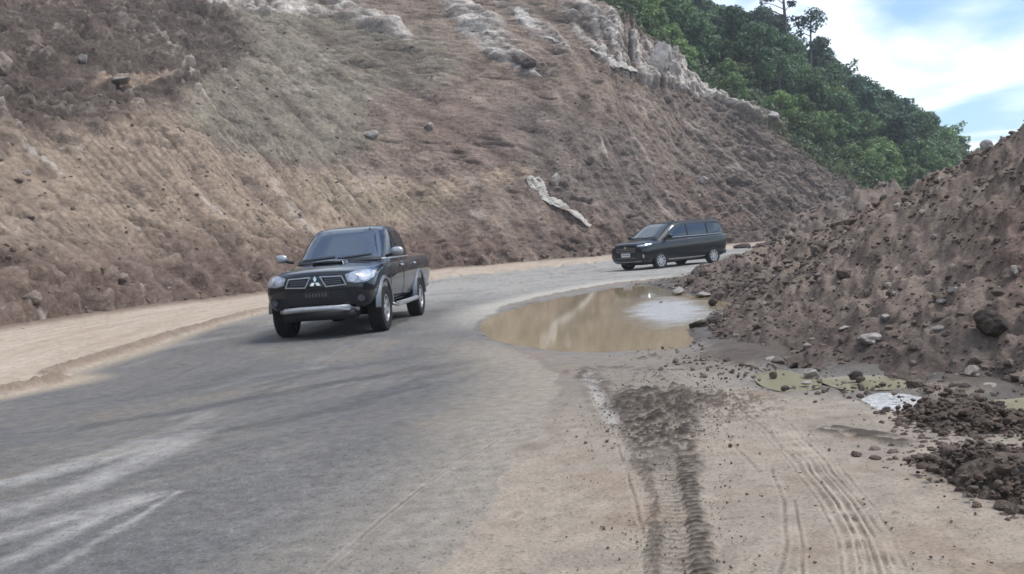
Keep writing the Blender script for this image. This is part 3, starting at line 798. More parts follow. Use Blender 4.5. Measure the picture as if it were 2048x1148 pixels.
def rbf_heap(name, centre, rx, ry, ang, hgt, label, cat, mat='mound', res=150, seed=0, lump=1.0):
    q = np.linspace(-1.15, 1.15, res); U, Vv = np.meshgrid(q, q)
    ca, sa = math.cos(ang), math.sin(ang)
    X = centre[0] + U * rx * ca - Vv * ry * sa; Y = centre[1] + U * rx * sa + Vv * ry * ca
    P = np.column_stack([X.ravel(), Y.ravel()])
    r = np.hypot(U, Vv).ravel() + .42 * fbm(P, max(rx, ry) * .45, 3, seed=71 + seed)
    h = hgt * np.clip(1 - r, -.2, 1) ** 1.0 if False else hgt * np.where(r < 1, (1 - r) ** .8 if False else np.clip(1 - r, 0, 1) ** .85, -.1)
    h = h * (.75 + .5 * fbm(P, max(rx, ry) * .3, 3, seed=75 + seed)) + lumps(P, lump, seed) * np.clip(h / (.25 * hgt + .02), 0, 1) - .01
    V = np.column_stack([P, h]); Fq = grid_faces(res, res)
    Fq = Fq[V[Fq][:, :, 2].max(1) > -.01]
    u, inv = np.unique(Fq, return_inverse=True); V = V[u]
    c = earth_colour(V, V[:, 2], seed)
    o = np_mesh(name, V, inv.reshape(-1, 4), M[mat], c); tag(o, label, cat)
    return V


MOUND_V = build_mound()
g = gpt(1925, 840)
HEAP1 = rbf_heap('mud_heap', g, .36, .50, -.1, .06, 'low heap of dark mud clods between the pale blue puddle and the yellow green puddle', 'mud heap', seed=3, lump=.45)
g = gpt(2055, 965)
HEAP2 = rbf_heap('mud_heap', g, .28, .72, .05, .055, 'small heap of dark mud clods cut off by the lower right photo edge', 'mud heap', seed=5, lump=.45)
FARB = rbf_heap('dirt_mound', (20.5, 47), 8.5, 7.5, .5, 3.4, 'far brown dirt mound behind the long heap, below the green hillside', 'dirt mound', seed=8, lump=2.2, res=200)
LOWH = rbf_heap('dirt_mound', gpt(1500, 545) + np.array([0, 1.0]), 1.1, 1.9, .2, .55, 'low knob of brown earth at the road edge behind the black van', 'dirt mound', seed=9, lump=.9)

_mx, _my, _md = project(MOUND_V)


def mound_at(x, y):
    e = np.hypot(_mx - x, _my - y); idx = np.argsort(e)[:6]
    return MOUND_V[idx[np.argmin(_md[idx])]]


# loose clods: nobody could count them
def blob_proto(seed, sub=2):
    bm = bmesh.new(); bmesh.ops.create_icosphere(bm, subdivisions=sub, radius=1)
    V = np.array([v.co[:] for v in bm.verts]); Fq = np.array([[v.index for v in f.verts] for f in bm.faces]); bm.free()
    r = 1 + .35 * fbm(V, 1.1, 3, seed=80 + seed) + .15 * fbm(V, .5, 2, seed=90 + seed)
    V = V * r[:, None]
    g = np.random.default_rng(seed)
    for _ in range(5):                       # flat broken faces
        nn = g.normal(size=3); nn /= np.linalg.norm(nn); dd = g.uniform(.45, .75)
        k = V @ nn - dd; V = V - np.where(k > 0, k * .9, 0)[:, None] * nn
    return V, Fq


def rough_clod(i, sub):
    V, Fq = blob_proto(i, sub); V = V * (1 + .38 * fbm(V, .7, 3, .6, seed=150 + i))[:, None]
    return V, Fq


CLODS = [rough_clod(i, 1) for i in range(8)]
CLODS2 = [rough_clod(i, 2) for i in range(8)]


def scatter_clods(name, pts, sizes, label, dark=False, mat='clod', tint=None):
    Vs, Fs, Cs = [], [], []; n = 0
    g = np.random.default_rng(len(pts))
    for k, (p, s) in enumerate(zip(pts, sizes)):
        V, Fq = (CLODS2 if s > .016 and math.hypot(p[0], p[1]) < 9 else CLODS)[k % 8]
        th = g.uniform(0, 6.28); R = np.array([[math.cos(th), -math.sin(th), 0], [math.sin(th), math.cos(th), 0], [0, 0, 1]])
        sc = s * np.array([g.uniform(.8, 1.3), g.uniform(.8, 1.3), g.uniform(.65, 1.0)])
        if p[2] < .03 and (polydist(np.array([p[:2]]), PUDDLE)[0] < -.02 or (k % 5 and any(polydist(np.array([p[:2]]), q_[0])[0] < .02 for q_ in SMALL))): continue
        Vs.append((V * sc) @ R.T + p + np.array([0, 0, s * (-.05 if dark else .18)])); Fs.append(Fq + n); n += len(V)
        b = g.uniform(.75, 1.25); Cs.append(np.tile((A(110, 96, 86) if dark else (A(122, 109, 99) if tint is None else tint) if g.uniform() > .10 else A(160, 150, 140)) * b, (len(V), 1)))
    o = np_mesh(name, np.vstack(Vs), np.vstack(Fs), M[mat], np.vstack(Cs), smooth_=False)
    tag(o, label, 'clods', None, 'stuff'); return o


def build_clods():
    g = np.random.default_rng(77)
    w = np.clip(1.3 - np.abs(MOUND_V[:, 2]) * .35, .2, 1) ; d = np.hypot(MOUND_V[:, 0], MOUND_V[:, 1]); w = w * d * (.15 + smooth(-.1, .45, fbm(MOUND_V, 2.2, 4, .6, seed=95))) * (MOUND_V[:, 0] < 12) * (MOUND_V[:, 2] > -.01); w /= w.sum()
    idx = g.choice(len(MOUND_V), 11000, p=w)
    sz = np.exp(g.normal(-4.0, .55, len(idx))) * np.clip(d[idx] / 12, .6, 1.6); sz = np.minimum(sz, .16)
    pts = [MOUND_V[i] for i in idx]; ss = list(sz)
    hp, hs = [], []
    for HV, n, m in ((HEAP1, 1700, -4.5), (HEAP2, 2000, -4.45)):
        j = g.integers(0, len(HV), n); hp += [HV[i] + np.array([g.normal(0, .07), g.normal(0, .12), 0]) for i in j]; hs += list(np.minimum(np.exp(g.normal(m, .6, n)), 2.8 * math.exp(m)))
    for _ in range(900):
        t = g.uniform(); c = gpt(*(np.array([1880, 850]) * (1 - t) + np.array([2060, 960]) * t)); p = c + g.normal(0, 1, 2) * np.array([.16, .30])
        hp.append(np.array([p[0], p[1], .0])); hs.append(min(.03, math.exp(g.normal(-4.9, .55))))
    scatter_clods('mud_clods', hp, hs, 'wet dark clods of mud strewn over the heaps at the right edge', True, 'mudclod')
    for HV, n, m in ((LOWH, 150, -3.2), (FARB, 500, -2.2)):
        j = g.integers(0, len(HV), n); pts += [HV[i] for i in j]; ss += list(np.exp(g.normal(m, .45, n)))
    # spill along the mound foot
    for _ in range(2600):
        k = g.integers(0, 15); a, b = MOUND_FOOT[k], MOUND_FOOT[k + 1]; t = g.uniform(); p = a + (b - a) * t + g.normal(0, .42, 2)
        pts.append(np.array([p[0], p[1], .0])); ss.append(min(.09, math.exp(g.normal(-4.35, .55))))
    scatter_clods('loose_earth', pts, ss, 'loose clods of earth covering the right-hand heap')
    pts, ss = [], []
    for _ in range(2400):                     # crumbs spilled around the tractor track
        if g.uniform() < .55: p = np.array(gpt(*(g.normal((1330, 815), (75, 42))))); s = math.exp(g.normal(-5.25, .42))
        else:
            t = g.uniform(); c = gpt(*(np.array([1320, 800]) * (1 - t) + np.array([1370, 1140]) * t)); p = c + g.normal(0, .15, 2); s = math.exp(g.normal(-5.9, .4))
        pts.append(np.array([p[0], p[1], .006])); ss.append(min(s, .02))
    for _ in range(420):
        p = np.array(gpt(g.uniform(1120, 2000), g.uniform(730, 1148))); pts.append(np.array([p[0], p[1], .004])); ss.append(min(.016, math.exp(g.normal(-5.7, .5))))
    for _ in range(150):
        p = np.array(gpt(g.normal(1900, 80), g.normal(905, 25))); pts.append(np.array([p[0], p[1], .0])); ss.append(min(.03, math.exp(g.normal(-4.3, .5))))
    scatter_clods('mud_crumbs', pts, ss, 'dark mud crumbs scattered over the wheel tracks')
    pts, ss = [], []
    for _ in range(1300):                    # debris at the foot of the cut slope
        k = g.uniform(S_A - 5, S_E)
        q, _ = resample(FOOT, np.array([k])); off = abs(g.normal(0, .6)) * (1 if g.uniform() < .75 else -.5)
        tq, _ = resample(FOOT, np.array([k + .5])); e = tq[0] - q[0]; e = e / np.hypot(*e)
        xy = q[0] + np.array([-e[1], e[0]]) * off
        pts.append(np.array([xy[0], xy[1], max(0, off * .85) + .02])); ss.append(min(.20, math.exp(g.normal(-2.9, .5))))
    i = g.choice(len(SLOPE_V), 5000); px, py, pd = _px[i], _py[i], _pd[i]
    for j in i:
        if SLOPE_V[j, 2] > .3: pts.append(SLOPE_V[j]); ss.append(min(.22, math.exp(g.normal(-3.0, .5))))
    scatter_clods('slope_debris', pts, ss, 'crumbled earth lying on and below the cut slope', tint=A(132, 116, 103))


build_clods()
# ------------------------------------------------------------------ rocks one can point at
def rock_mesh(seed, pale, sub=4):
    V, Fq = blob_proto(seed, sub)
    V = V + V / np.linalg.norm(V, axis=1)[:, None] * (.07 * fbm(V, .35, 4, seed=seed + 110))[:, None]
    base = A(152, 138, 125) if pale == 2 else A(180, 172, 164) if pale else A(84, 74, 68)
    n = fbm(V, .6, 4, seed=seed + 120)
    c = np.tile(base, (len(V), 1)); c = mixc(c, A(128, 112, 99) if pale == 2 else A(138, 126, 115) if pale else A(110, 98, 88), smooth(.0, .4, n) * .6)
    c = mixc(c, A(170, 156, 143) if pale == 2 else A(200, 195, 190) if pale else A(64, 57, 53), smooth(.0, .4, -n) * .5)
    return V, Fq, c


def rock(px, py, size_px, where, label, pale=True, flat=.7, aspect=1.0, group=None, seed=0, ang=0.0, name='rock', sink=.15):
    if where == 'slope': p = slope_at(px, py)
    elif where == 'mound': p = mound_at(px, py)
    else: p = np.array([*gpt(px, py), 0.0])
    d = math.hypot(p[0], p[1]); s = size_px * d / F_PX / 2
    V, Fq, c = rock_mesh(seed, pale, 3 if size_px < 40 else 4)
    V = V * np.array([s * aspect, s, s * flat])
    o = np_mesh(name, V, Fq, M['rock'], c, smooth_=False)
    o.location = (p[0], p[1], p[2] + s * flat * (.5 - sink)); o.rotation_euler = (0, 0, ang)
    tag(o, label, 'rock', group); return o


R = [
    (1742, 684, 50, 'mound', 'pale grey block half buried low on the long dirt mound, biggest pale stone there', True, .55, 1.0),
    (1985, 655, 62, 'mound', 'large dark brown boulder embedded in the near face of the long dirt mound', False, .85, 1.0),
    (1905, 584, 20, 'mound', 'small pale stone on the mound above the large dark boulder, upper of a close pair', True, .7, 1.1),
    (1882, 608, 18, 'mound', 'small pale stone on the mound above the large dark boulder, lower of a close pair', True, .7, 1.0),
    (1768, 640, 22, 'mound', 'fist sized grey stone on the mound just above the pale grey block', True, .7, 1.0),
    (1683, 658, 16, 'mound', 'small pale stone left of the pale grey block on the mound', True, .6, 1.2),
    (2028, 545, 20, 'mound', 'pale upright stone high on the mound close to the edge of the photo', True, 1.1, .8),
    (1875, 660, 20, 'mound', 'greyish stone on the mound just left of the large dark boulder', True, .6, 1.3),
    (1970, 292, 26, 'mound', 'stone standing out on the skyline of the long dirt mound', True, .8, 1.0),
    (1787, 729, 18, 'ground', 'whitish stone standing at the edge of the narrow yellow green puddle', True, .9, 1.0),
    (1541, 722, 24, 'ground', 'white stone beside the tiny grey puddle at the foot of the mound', True, .7, 1.0),
    (1618, 749, 34, 'ground', 'flat pale rock between the two greenish puddles, larger of two there', True, .5, 1.1),
    (1612, 766, 20, 'ground', 'flat pale stone in front of the greenish puddle, smaller of two there', True, .5, 1.1),
    (1980, 777, 32, 'ground', 'pale flat stone on the far rim of the puddle at the photo edge', True, .5, 1.2),
    (1947, 891, 36, 'ground', 'bright white stone lying alone on wet mud in front of the mud heap', True, .45, 1.1),
    (1566, 802, 14, 'ground', 'little white pebble alone on the bare dirt near the wheel tracks', True, .5, 1.2),
    (1712, 757, 28, 'ground', 'dark lump of mud standing between the yellow green puddle and the pale blue puddle', False, .8, 1.0),
    (1395, 655, 40, 'ground', 'dark mud lump at the right-hand tip of the big brown puddle', False, .7, 1.2),
    (1432, 652, 44, 'ground', 'larger dark mud lump just right of the puddle tip', False, .8, 1.0),
    (1427, 608, 22, 'ground', 'dark round lump between the big brown puddle and the small olive puddle', False, .8, 1.0),
    (1357, 587, 30, 'ground', 'white rounded stone at the far bank of the big brown puddle', True, .6, 1.0),
    (1408, 591, 30, 'ground', 'flat whitish stone right of the white rounded stone on the far puddle bank', True, .4, 1.3),
    (1450, 592, 22, 'ground', 'flat whitish stone farthest right on the far puddle bank', True, .4, 1.3),
    (1322, 604, 8, 'ground', 'tiny white pebble breaking the water near the far puddle bank', True, .7, 1.0),
    (1488, 496, 26, 'ground', 'dark flat stone lying on the road behind the black van, nearer the van', False, .5, 1.5),
    (1563, 492, 22, 'ground', 'dark flat stone lying on the road behind the black van, farther from the van', False, .6, 1.2),
    (1540, 510, 26, 'ground', 'brown stone on top of the low earth knob behind the van', True, .7, 1.2),
    (175, 118, 24, 'slope', 'small white stone stuck high in the dark eroded corner of the cut slope', True, .9, .9),
    (70, 600, 36, 'slope', 'dull brown rounded rock at the foot of the cut slope, far left of the photo', 2, .8, 1.1),
    (8, 135, 44, 'slope', 'rounded brownish boulder in the cut slope at the top left edge of the photo', 2, 1.2, .8),
    (250, 560, 24, 'slope', 'brownish stone low in the cut slope left of the pickup truck', 2, .7, 1.2),
    (238, 160, 34, 'slope', 'long whitish stone lying flat in the upper left of the cut slope', True, .35, 2.2),
    (860, 252, 26, 'slope', 'whitish slab set in the middle of the cut slope above the pickup truck', True, .7, .8),
    (745, 268, 30, 'slope', 'grey slab beside a dark hollow in the cut slope above the pickup truck', True, .6, .9),
    (1320, 130, 60, 'slope', 'big pale angular boulder on the crest of the cut slope beside the trees', True, 1.1, .9),
    (1345, 140, 36, 'slope', 'pale boulder leaning against the big angular one on the crest', True, 1.0, .9),
    (1545, 236, 26, 'slope', 'pale flat rock on the crest of the cut slope below the tall bare tree', True, .8, 1.1),
    (1408, 360, 18, 'slope', 'little white stone on the bare brown slope above the black van', True, .9, 1.0),
    (1110, 362, 30, 'slope', 'grey rounded stone beside the head of the long pale rock slab', True, .9, .8),
    (1690, 402, 26, 'slope', 'whitish stone at the far low end of the cut slope', True, .6, 1.4),
    (1630, 440, 26, 'slope', 'pale stone at the slope foot where the road disappears behind the mound', True, .7, 1.2),
    (1600, 462, 30, 'slope', 'pale stone by the road verge where the road disappears behind the mound', True, .6, 1.2),
    (1060, 130, 34, 'slope', 'grey angular slab under the white rock outcrop in the middle of the cut slope', False, .7, 1.2),
]
for k, (x, y, s, w, lab, pale, fl, asp) in enumerate(R):
    rock(x, y, s, w, lab, pale, fl, asp, seed=k + 1, ang=k * 1.3)


def slab(path, widths, label, seed, pale=True):
    """long smooth rock slab bedded in the slope, following a line on its surface"""
    pts = np.array([slope_at(*p) for p in path]); pts = np.column_stack([spline(pts[:, :2], 16), spline(pts[:, [0, 2]], 16)[:, 1]])
    n = len(pts); w = np.interp(np.linspace(0, 1, n), np.linspace(0, 1, len(widths)), widths)
    t = np.gradient(pts, axis=0); t /= np.linalg.norm(t, axis=1)[:, None]
    up = np.array([0.15, -.66, .74]); V = []
    m = 22
    for i in range(n):
        side = np.cross(t[i], up); side /= np.linalg.norm(side); nn = np.cross(side, t[i])
        for j in range(m):
            a = 2 * math.pi * j / m
            V.append(pts[i] + side * math.cos(a) * w[i] + nn * (math.sin(a) * w[i] * .22 - .08 * w[i]))
    V = np.array(V); wv = np.repeat(w, m)[:, None]
    V += np.column_stack([fbm(V, 1.1, 4, .6, seed=seed), fbm(V, 1.1, 4, .6, seed=seed + 5), fbm(V, .8, 4, .6, seed=seed + 6)]) * wv * .55 + (fbm(V, .3, 3, seed=seed + 1) * .10)[:, None] * up
    tn = fbm(V, .8, 3, .6, seed=seed + 9); V += ((np.round(tn * 4) / 4) * .45)[:, None] * wv * up
    F4 = [[i * m + j, i * m + (j + 1) % m, (i + 1) * m + (j + 1) % m, (i + 1) * m + j] for i in range(n - 1) for j in range(m)]
    nz = fbm(V, .8, 4, seed=seed + 2); c = np.tile(A(214, 206, 194) if pale else A(110, 96, 88), (len(V), 1))
    c = mixc(c, A(160, 142, 124), smooth(.1, .4, nz) * .6)
    o = np_mesh('rock_slab', V, np.array(F4), M['rock'], c, smooth_=False); tag(o, label, 'rock slab')


slab([(1060, 348), (1078, 368), (1100, 392), (1138, 420), (1182, 450)], [.30, .58, .42, .24, .12], 'long cream white rock slab bedded diagonally in the cut slope left of the van', 130)
slab([(1025, 112), (1070, 132), (1125, 168)], [.3, .8, .2], 'dark brown overhanging slab below the white outcrop high on the cut slope', 140, False)
slab([(1185, 92), (1225, 118), (1272, 140)], [.3, .7, .2], 'pale grey rock slab high on the cut slope left of the crest boulder', 150)
slab([(1030, 20), (1070, 48), (1115, 78)], [.3, .7, .2], 'pale grey rock slab at the top of the cut slope, middle of the photo', 160)
# ------------------------------------------------------------------ trees
def leaf_cloud(g, centres, radii, n_per, size, base, light):
    """many small leaf faces in clumps: returns V, F, colours"""
    Vs, Cs = [], []
    for c, r in zip(centres, radii):
        m = max(8, int(n_per * (r / np.mean(radii)) ** 2))
        d = g.normal(size=(m, 3)); d /= np.linalg.norm(d, axis=1)[:, None]
        rad = r * g.uniform(.35, 1.08, m) ** .6
        p = c + d * rad[:, None] * np.array([1, 1, .72])
        nrm = d + g.normal(0, .55, (m, 3)) + np.array([0, 0, .5]); nrm /= np.linalg.norm(nrm, axis=1)[:, None]
        t = np.cross(nrm, g.normal(size=(m, 3))); t /= np.linalg.norm(t, axis=1)[:, None]; b = np.cross(nrm, t)
        s = size * g.uniform(.6, 1.35, m)[:, None]
        quad = np.stack([p - t * s * .5, p + b * s * .32, p + t * s * .5 - nrm * s * .12, p - b * s * .32], 1)
        Vs.append(quad.reshape(-1, 3))
        tone = g.uniform(.7, 1.3); col = np.array(base) * tone + (np.array(light) - np.array(base)) * g.uniform(0, .6)
        Cs.append(np.repeat(col[None] * g.uniform(.75, 1.25, m)[:, None], 4, 0))
    V = np.vstack(Vs); C = np.vstack(Cs); F4 = np.arange(len(V)).reshape(-1, 4)
    return V, F4, C


def limb(bm, pts, r0, r1, seg=7):
    rings = []; n = len(pts)
    for i, p in enumerate(pts):
        p = Vector(p); q = Vector(pts[min(i + 1, n - 1)]) - Vector(pts[max(i - 1, 0)]); q.normalize()
        a = q.orthogonal().normalized(); b = q.cross(a); r = r0 + (r1 - r0) * i / (n - 1)
        rings.append([bm.verts.new(p + (a * math.cos(6.2832 * k / seg) + b * math.sin(6.2832 * k / seg)) * r) for k in range(seg)])
    for A_, B_ in zip(rings, rings[1:]):
        for k in range(seg): bm.faces.new((A_[k], A_[(k + 1) % seg], B_[(k + 1) % seg], B_[k]))
    bm.faces.new(rings[-1])


def tree_proto(seed, H, R_, trunk_h, base, light, leaf=.42, n_clump=46, n_per=55, shape='round'):
    g = np.random.default_rng(seed)
    root = empty('forest_tree', (0, 0, 0))
    bm = bmesh.new(); top = np.array([g.normal(0, .3), g.normal(0, .3), H * .8])
    tp = [(0, 0, -.6), (.06 * H * g.normal(0, .3), .02 * H, H * .3), tuple(top * np.array([.6, .6, .7])), tuple(top)]
    limb(bm, tp, .045 * H * .55, .03)
    cen, rad = [], []
    for k in range(n_clump):
        u = g.uniform(0, 1); z = trunk_h + (H - trunk_h) * u
        if shape == 'round': env = math.sqrt(max(.06, 1 - (2 * u - .85) ** 2 / 1.35))
        elif shape == 'cone': env = (1 - u) ** .7 + .12
        else: env = .35 + .75 * u
        th = g.uniform(0, 6.283); rr = R_ * env * math.sqrt(g.uniform(.15, 1))
        cen.append(np.array([math.cos(th) * rr, math.sin(th) * rr, z])); rad.append(R_ * g.uniform(.20, .38))
        if k % 5 == 0:
            s = np.array(tp[1]) + (np.array(tp[2]) - np.array(tp[1])) * g.uniform(.2, 1)
            limb(bm, [tuple(s), tuple((s + cen[-1]) / 2 + np.array([0, 0, .25])), tuple(cen[-1])], .012 * H, .015, 5)
    bm_obj('trunk', bm, M['bark'], root)
    V, F4, C = leaf_cloud(g, cen, rad, n_per, leaf, base, light)
    np_mesh('crown', V, F4, M['leaf'], C, root, smooth_=False)
    return root


GD, GL = (0.080, 0.131, 0.066), (0.176, 0.246, 0.099)     # dark and lighter foliage
KINDS = [
    tree_proto(1, 7.5, 2.7, 1.6, GD, (0.127, 0.198, 0.087)),
    tree_proto(2, 6.2, 2.9, 1.0, (0.105, 0.167, 0.066), GL),
    tree_proto(3, 8.8, 2.5, 2.2, (0.054, 0.093, 0.059), (0.087, 0.134, 0.074), shape='cone'),
    tree_proto(4, 5.0, 2.5, .6, (0.127, 0.194, 0.069), (0.240, 0.308, 0.113)),
    tree_proto(5, 6.8, 3.1, 1.2, (0.090, 0.148, 0.066), (0.159, 0.232, 0.095), shape='fan'),
]
KLAB = ['dark green round crowned tree in the dense forest on the hill', 'mid green broad bushy tree in the dense forest on the hill', 'tall narrow blackish green tree in the dense forest on the hill',
        'bright green low tree in the dense forest on the hill', 'wide topped green tree in the dense forest on the hill']
KGRP = ['dark round forest trees', 'broad bushy forest trees', 'narrow dark forest trees', 'bright low forest trees', 'wide topped forest trees']


def hill_point(s, w):
    return hill_surface(np.array([s - .5, s, s + .5]), np.array([w, w + .01]))[1]


def plant_forest():
    g = np.random.default_rng(9)
    used = set(); placed = []
    sv = np.arange(S_B - 6, S_E + 55, .5); wv = np.linspace(.02, 1.25, 80)
    HV = hill_surface(sv, wv).reshape(len(wv), len(sv), 3)
    tries = 0
    while tries < 9000 and len(placed) < 290:
        tries += 1
        i = g.integers(0, len(wv)); j = g.integers(0, len(sv)); p = HV[i, j]; w = wv[i]; s = sv[j]
        x, y, d = project(p[None]); x, y, d = x[0], y[0], d[0]
        if d < 30 or x < 1080 or x > 2080: continue
        # the scrubby strip by the crest stays low
        scrub = w < (.26 if s < S_D - 4 else (.40 if s < S_E + 4 else .22))
        if scrub and g.uniform() < .9: continue
        if any((p[0] - q[0]) ** 2 + (p[1] - q[1]) ** 2 < (2.0 if w < .8 else 1.8) ** 2 for q in placed): continue
        placed.append(p)
        if scrub: k = 3; sc = g.uniform(.35, .55)
        elif w > .75: k = int(g.choice([0, 2, 4, 1], p=[.35, .25, .25, .15])); sc = g.uniform(.55, .88)
        else: k = int(g.choice([0, 1, 2, 3, 4], p=[.25, .27, .13, .20, .15])); sc = g.uniform(.48, .80)
        if s > S_E + 18: sc *= .85; k = int(g.choice([1, 3, 0], p=[.5, .35, .15]))
        o = KINDS[k] if k not in used else copy_tree(KINDS[k]); used.add(k)
        o.location = (p[0], p[1], p[2] - .15); o.rotation_euler = (0, 0, g.uniform(0, 6.28)); o.scale = (sc * g.uniform(.9, 1.12), sc * g.uniform(.9, 1.12), sc)
        tag(o, KLAB[k], 'tree', KGRP[k])
    for k in range(5):
        if k not in used: copy_tree
    print('trees', len(placed))


plant_forest()


def undergrowth():
    g = np.random.default_rng(21)
    sv = np.arange(S_B, S_E + 55, .4); wv = np.linspace(-.01, 1.1, 120)
    HV = hill_surface(sv, wv)
    x, y, d = project(HV); ok = (x > 1090) & (x < 2060) & (y < 470)
    idx = g.choice(np.where(ok)[0], 2600)
    cen = HV[idx] + np.array([0, 0, .25]); rad = g.uniform(.35, .95, len(idx))
    V, F4, C = leaf_cloud(g, cen, rad, 30, .34, (.066, .092, .045), (.14, .16, .075))
    o = np_mesh('undergrowth', V, F4, M['leafpale'], C, smooth_=False)
    tag(o, 'low green and yellowish scrub covering the wooded hill', 'undergrowth', None, 'stuff')


undergrowth()


def tall_tree(px_base, px_top, d, label, pads, r0=.22, tiers=()):
    """slender ridge tree: bare pole with a few branch tiers and leaf pads, given by where its base and top stand"""
    b = sight(*px_base, d); t = sight(*px_top, d); root = empty('ridge_tree', b); Hh = t[2] - b[2]
    g = np.random.default_rng(int(px_base[0])); bm = bmesh.new(); lean = t - b
    P = [(0, 0, -1.5), tuple(lean * .33 + g.normal(0, .06, 3)), tuple(lean * .66 + g.normal(0, .06, 3)), tuple(lean)]
    limb(bm, P, r0, .05)
    cen, rad = [], []
    for (dx, f, r) in pads:
        c = lean * f + np.array([dx, g.normal(0, .5), 0]); cen.append(c); rad.append(r)
        s = lean * max(.1, f - .09); limb(bm, [tuple(s), tuple((s + c) / 2 + np.array([0, 0, .12])), tuple(c)], .06, .02, 5)
        cen.append(c + np.array([g.normal(0, r * .6), g.normal(0, r * .6), g.normal(0, r * .25)])); rad.append(r * .8)
    bm_obj('trunk', bm, M['bark'], root)
    V, F4, C = leaf_cloud(g, cen, rad, 46, .32, (.045, .072, .044), (.075, .115, .06))
    np_mesh('crown', V, F4, M['leaf'], C, root, smooth_=False)
    tag(root, label, 'tree'); return root


tall_tree((1572, 110), (1563, -70), 104, 'tall bare trunked tree rising above the ridge and out of the photo', [(-1.9, .52, .55), (1.0, .40, .45), (-1.2, .66, .7), (1.2, .75, .7), (-.6, .9, .9), (.8, .98, .8), (-.9, .30, .6), (.6, .22, .6), (-2.3, .60, .45), (-1.5, .47, .5), (-2.6, .53, .4), (.9, .56, .55), (1.5, .33, .4), (-.5, .40, .5), (-1.6, .22, .5)], .26)
tall_tree((1620, 130), (1622, 22), 104, 'small slender tree with a dark rounded top right of the tall bare tree', [(0, .92, 1.1), (-.8, .82, .9), (.9, .80, .95), (.4, 1.0, .7), (.2, .66, .6), (-1.0, .62, .45), (-.1, .35, .5)], .16)
tall_tree((1424, 95), (1424, 5), 102, 'thin spindly tree standing in the gap of the ridge trees', [(0, .95, .45), (-.5, .8, .35), (.5, .72, .35), (-.3, .55, .3)], .10)
tall_tree((1712, 215), (1708, 165), 104, 'slight spreading tree top on the ridge above the bright bushes', [(0, .95, .7), (-1.0, .9, .5), (1.1, .85, .5), (2.0, .8, .35)], .12)
# ------------------------------------------------------------------ vehicles
DG = bpy.context.evaluated_depsgraph_get


def apply_mods(o):
    bpy.context.view_layer.update(); dg = DG(); dg.update()
    me = bpy.data.meshes.new_from_object(o.evaluated_get(dg)); o.modifiers.clear(); old = o.data; o.data = me
    bpy.data.meshes.remove(old); me.polygons.foreach_set('use_smooth', [True] * len(me.polygons)); return o


def auto_smooth(o, deg=35):
    me = o.data; bm = bmesh.new(); bm.from_mesh(me)
    for e in bm.edges: e.smooth = not (len(e.link_faces) == 2 and e.calc_face_angle(0) > math.radians(deg))
    for f in bm.faces: f.smooth = True
    bm.to_mesh(me); bm.free()


def shell(name, stations, mat, sub=2):
    """closed body from half sections (x, [(y,z) bottom centre -> top centre])"""
    bm = bmesh.new(); rings = []
    for x, half in stations:
        ring = [(0, half[0][1])] + half[1:-1] + [(0, half[-1][1])] + [(-y, z) for y, z in half[-2:0:-1]]
        rings.append([bm.verts.new((x, y, z)) for y, z in ring])
    n = len(rings[0])
    for a, b in zip(rings, rings[1:]):
        for k in range(n): bm.faces.new((a[k], a[(k + 1) % n], b[(k + 1) % n], b[k]))
    bm.faces.new(rings[0][::-1]); bm.faces.new(rings[-1])
    bmesh.ops.recalc_face_normals(bm, faces=bm.faces[:])
    o = bm_obj(name, bm, mat)
    if sub:
        m = o.modifiers.new('s', 'SUBSURF'); m.levels = sub; m.render_levels = sub; apply_mods(o)
    return o


def sec(zb, ws, wm, zm, wsh, zsh, we, ze, zc):
    return [(0, zb), (ws - .10, zb), (ws, zb + .05), (wm, zm), (wm * .6 + wsh * .4 + .004, zm * .45 + zsh * .55), (wsh, zsh), (we, ze), (we * .55, zc - (zc - ze) * .25), (0, zc)]


def rings_shell(name, rings, mat, n=56, ex=5.0, bow=.10, parent=None):
    """greenhouse from horizontal rounded rings (z, x_front, x_rear, half_width)"""
    bm = bmesh.new(); R_ = []
    for z, xf, xr, hw in rings:
        cx, a = (xf + xr) / 2, (xf - xr) / 2; ring = []
        for k in range(n):
            t = 2 * math.pi * (k + .5) / n; c, s = math.cos(t), math.sin(t)
            x = cx + a * math.copysign(abs(c) ** (2 / ex), c); y = hw * math.copysign(abs(s) ** (2 / ex), s)
            if c > 0: x -= bow * (y / hw) ** 2 * min(1, max(0, c * 1.6)) * .6
            ring.append(bm.verts.new((x, y, z)))
        R_.append(ring)
    for a, b in zip(R_, R_[1:]):
        for k in range(n): bm.faces.new((a[k], a[(k + 1) % n], b[(k + 1) % n], b[k]))
    bm.faces.new(R_[-1]); bm.faces.new(R_[0][::-1])
    bmesh.ops.recalc_face_normals(bm, faces=bm.faces[:])
    return bm_obj(name, bm, mat, parent)


def bvh_of(o):
    bm = bmesh.new(); bm.from_mesh(o.data); t = BVHTree.FromBMesh(bm); bm.free(); return t


AX = {'x+': (Vector((6, 0, 0)), Vector((-1, 0, 0)), 0), 'x-': (Vector((-6, 0, 0)), Vector((1, 0, 0)), 0), 'y+': (Vector((0, 6, 0)), Vector((0, -1, 0)), 1), 'y-': (Vector((0, -6, 0)), Vector((0, 1, 0)), 1), 'z+': (Vector((0, 0, 6)), Vector((0, 0, -1)), 2)}


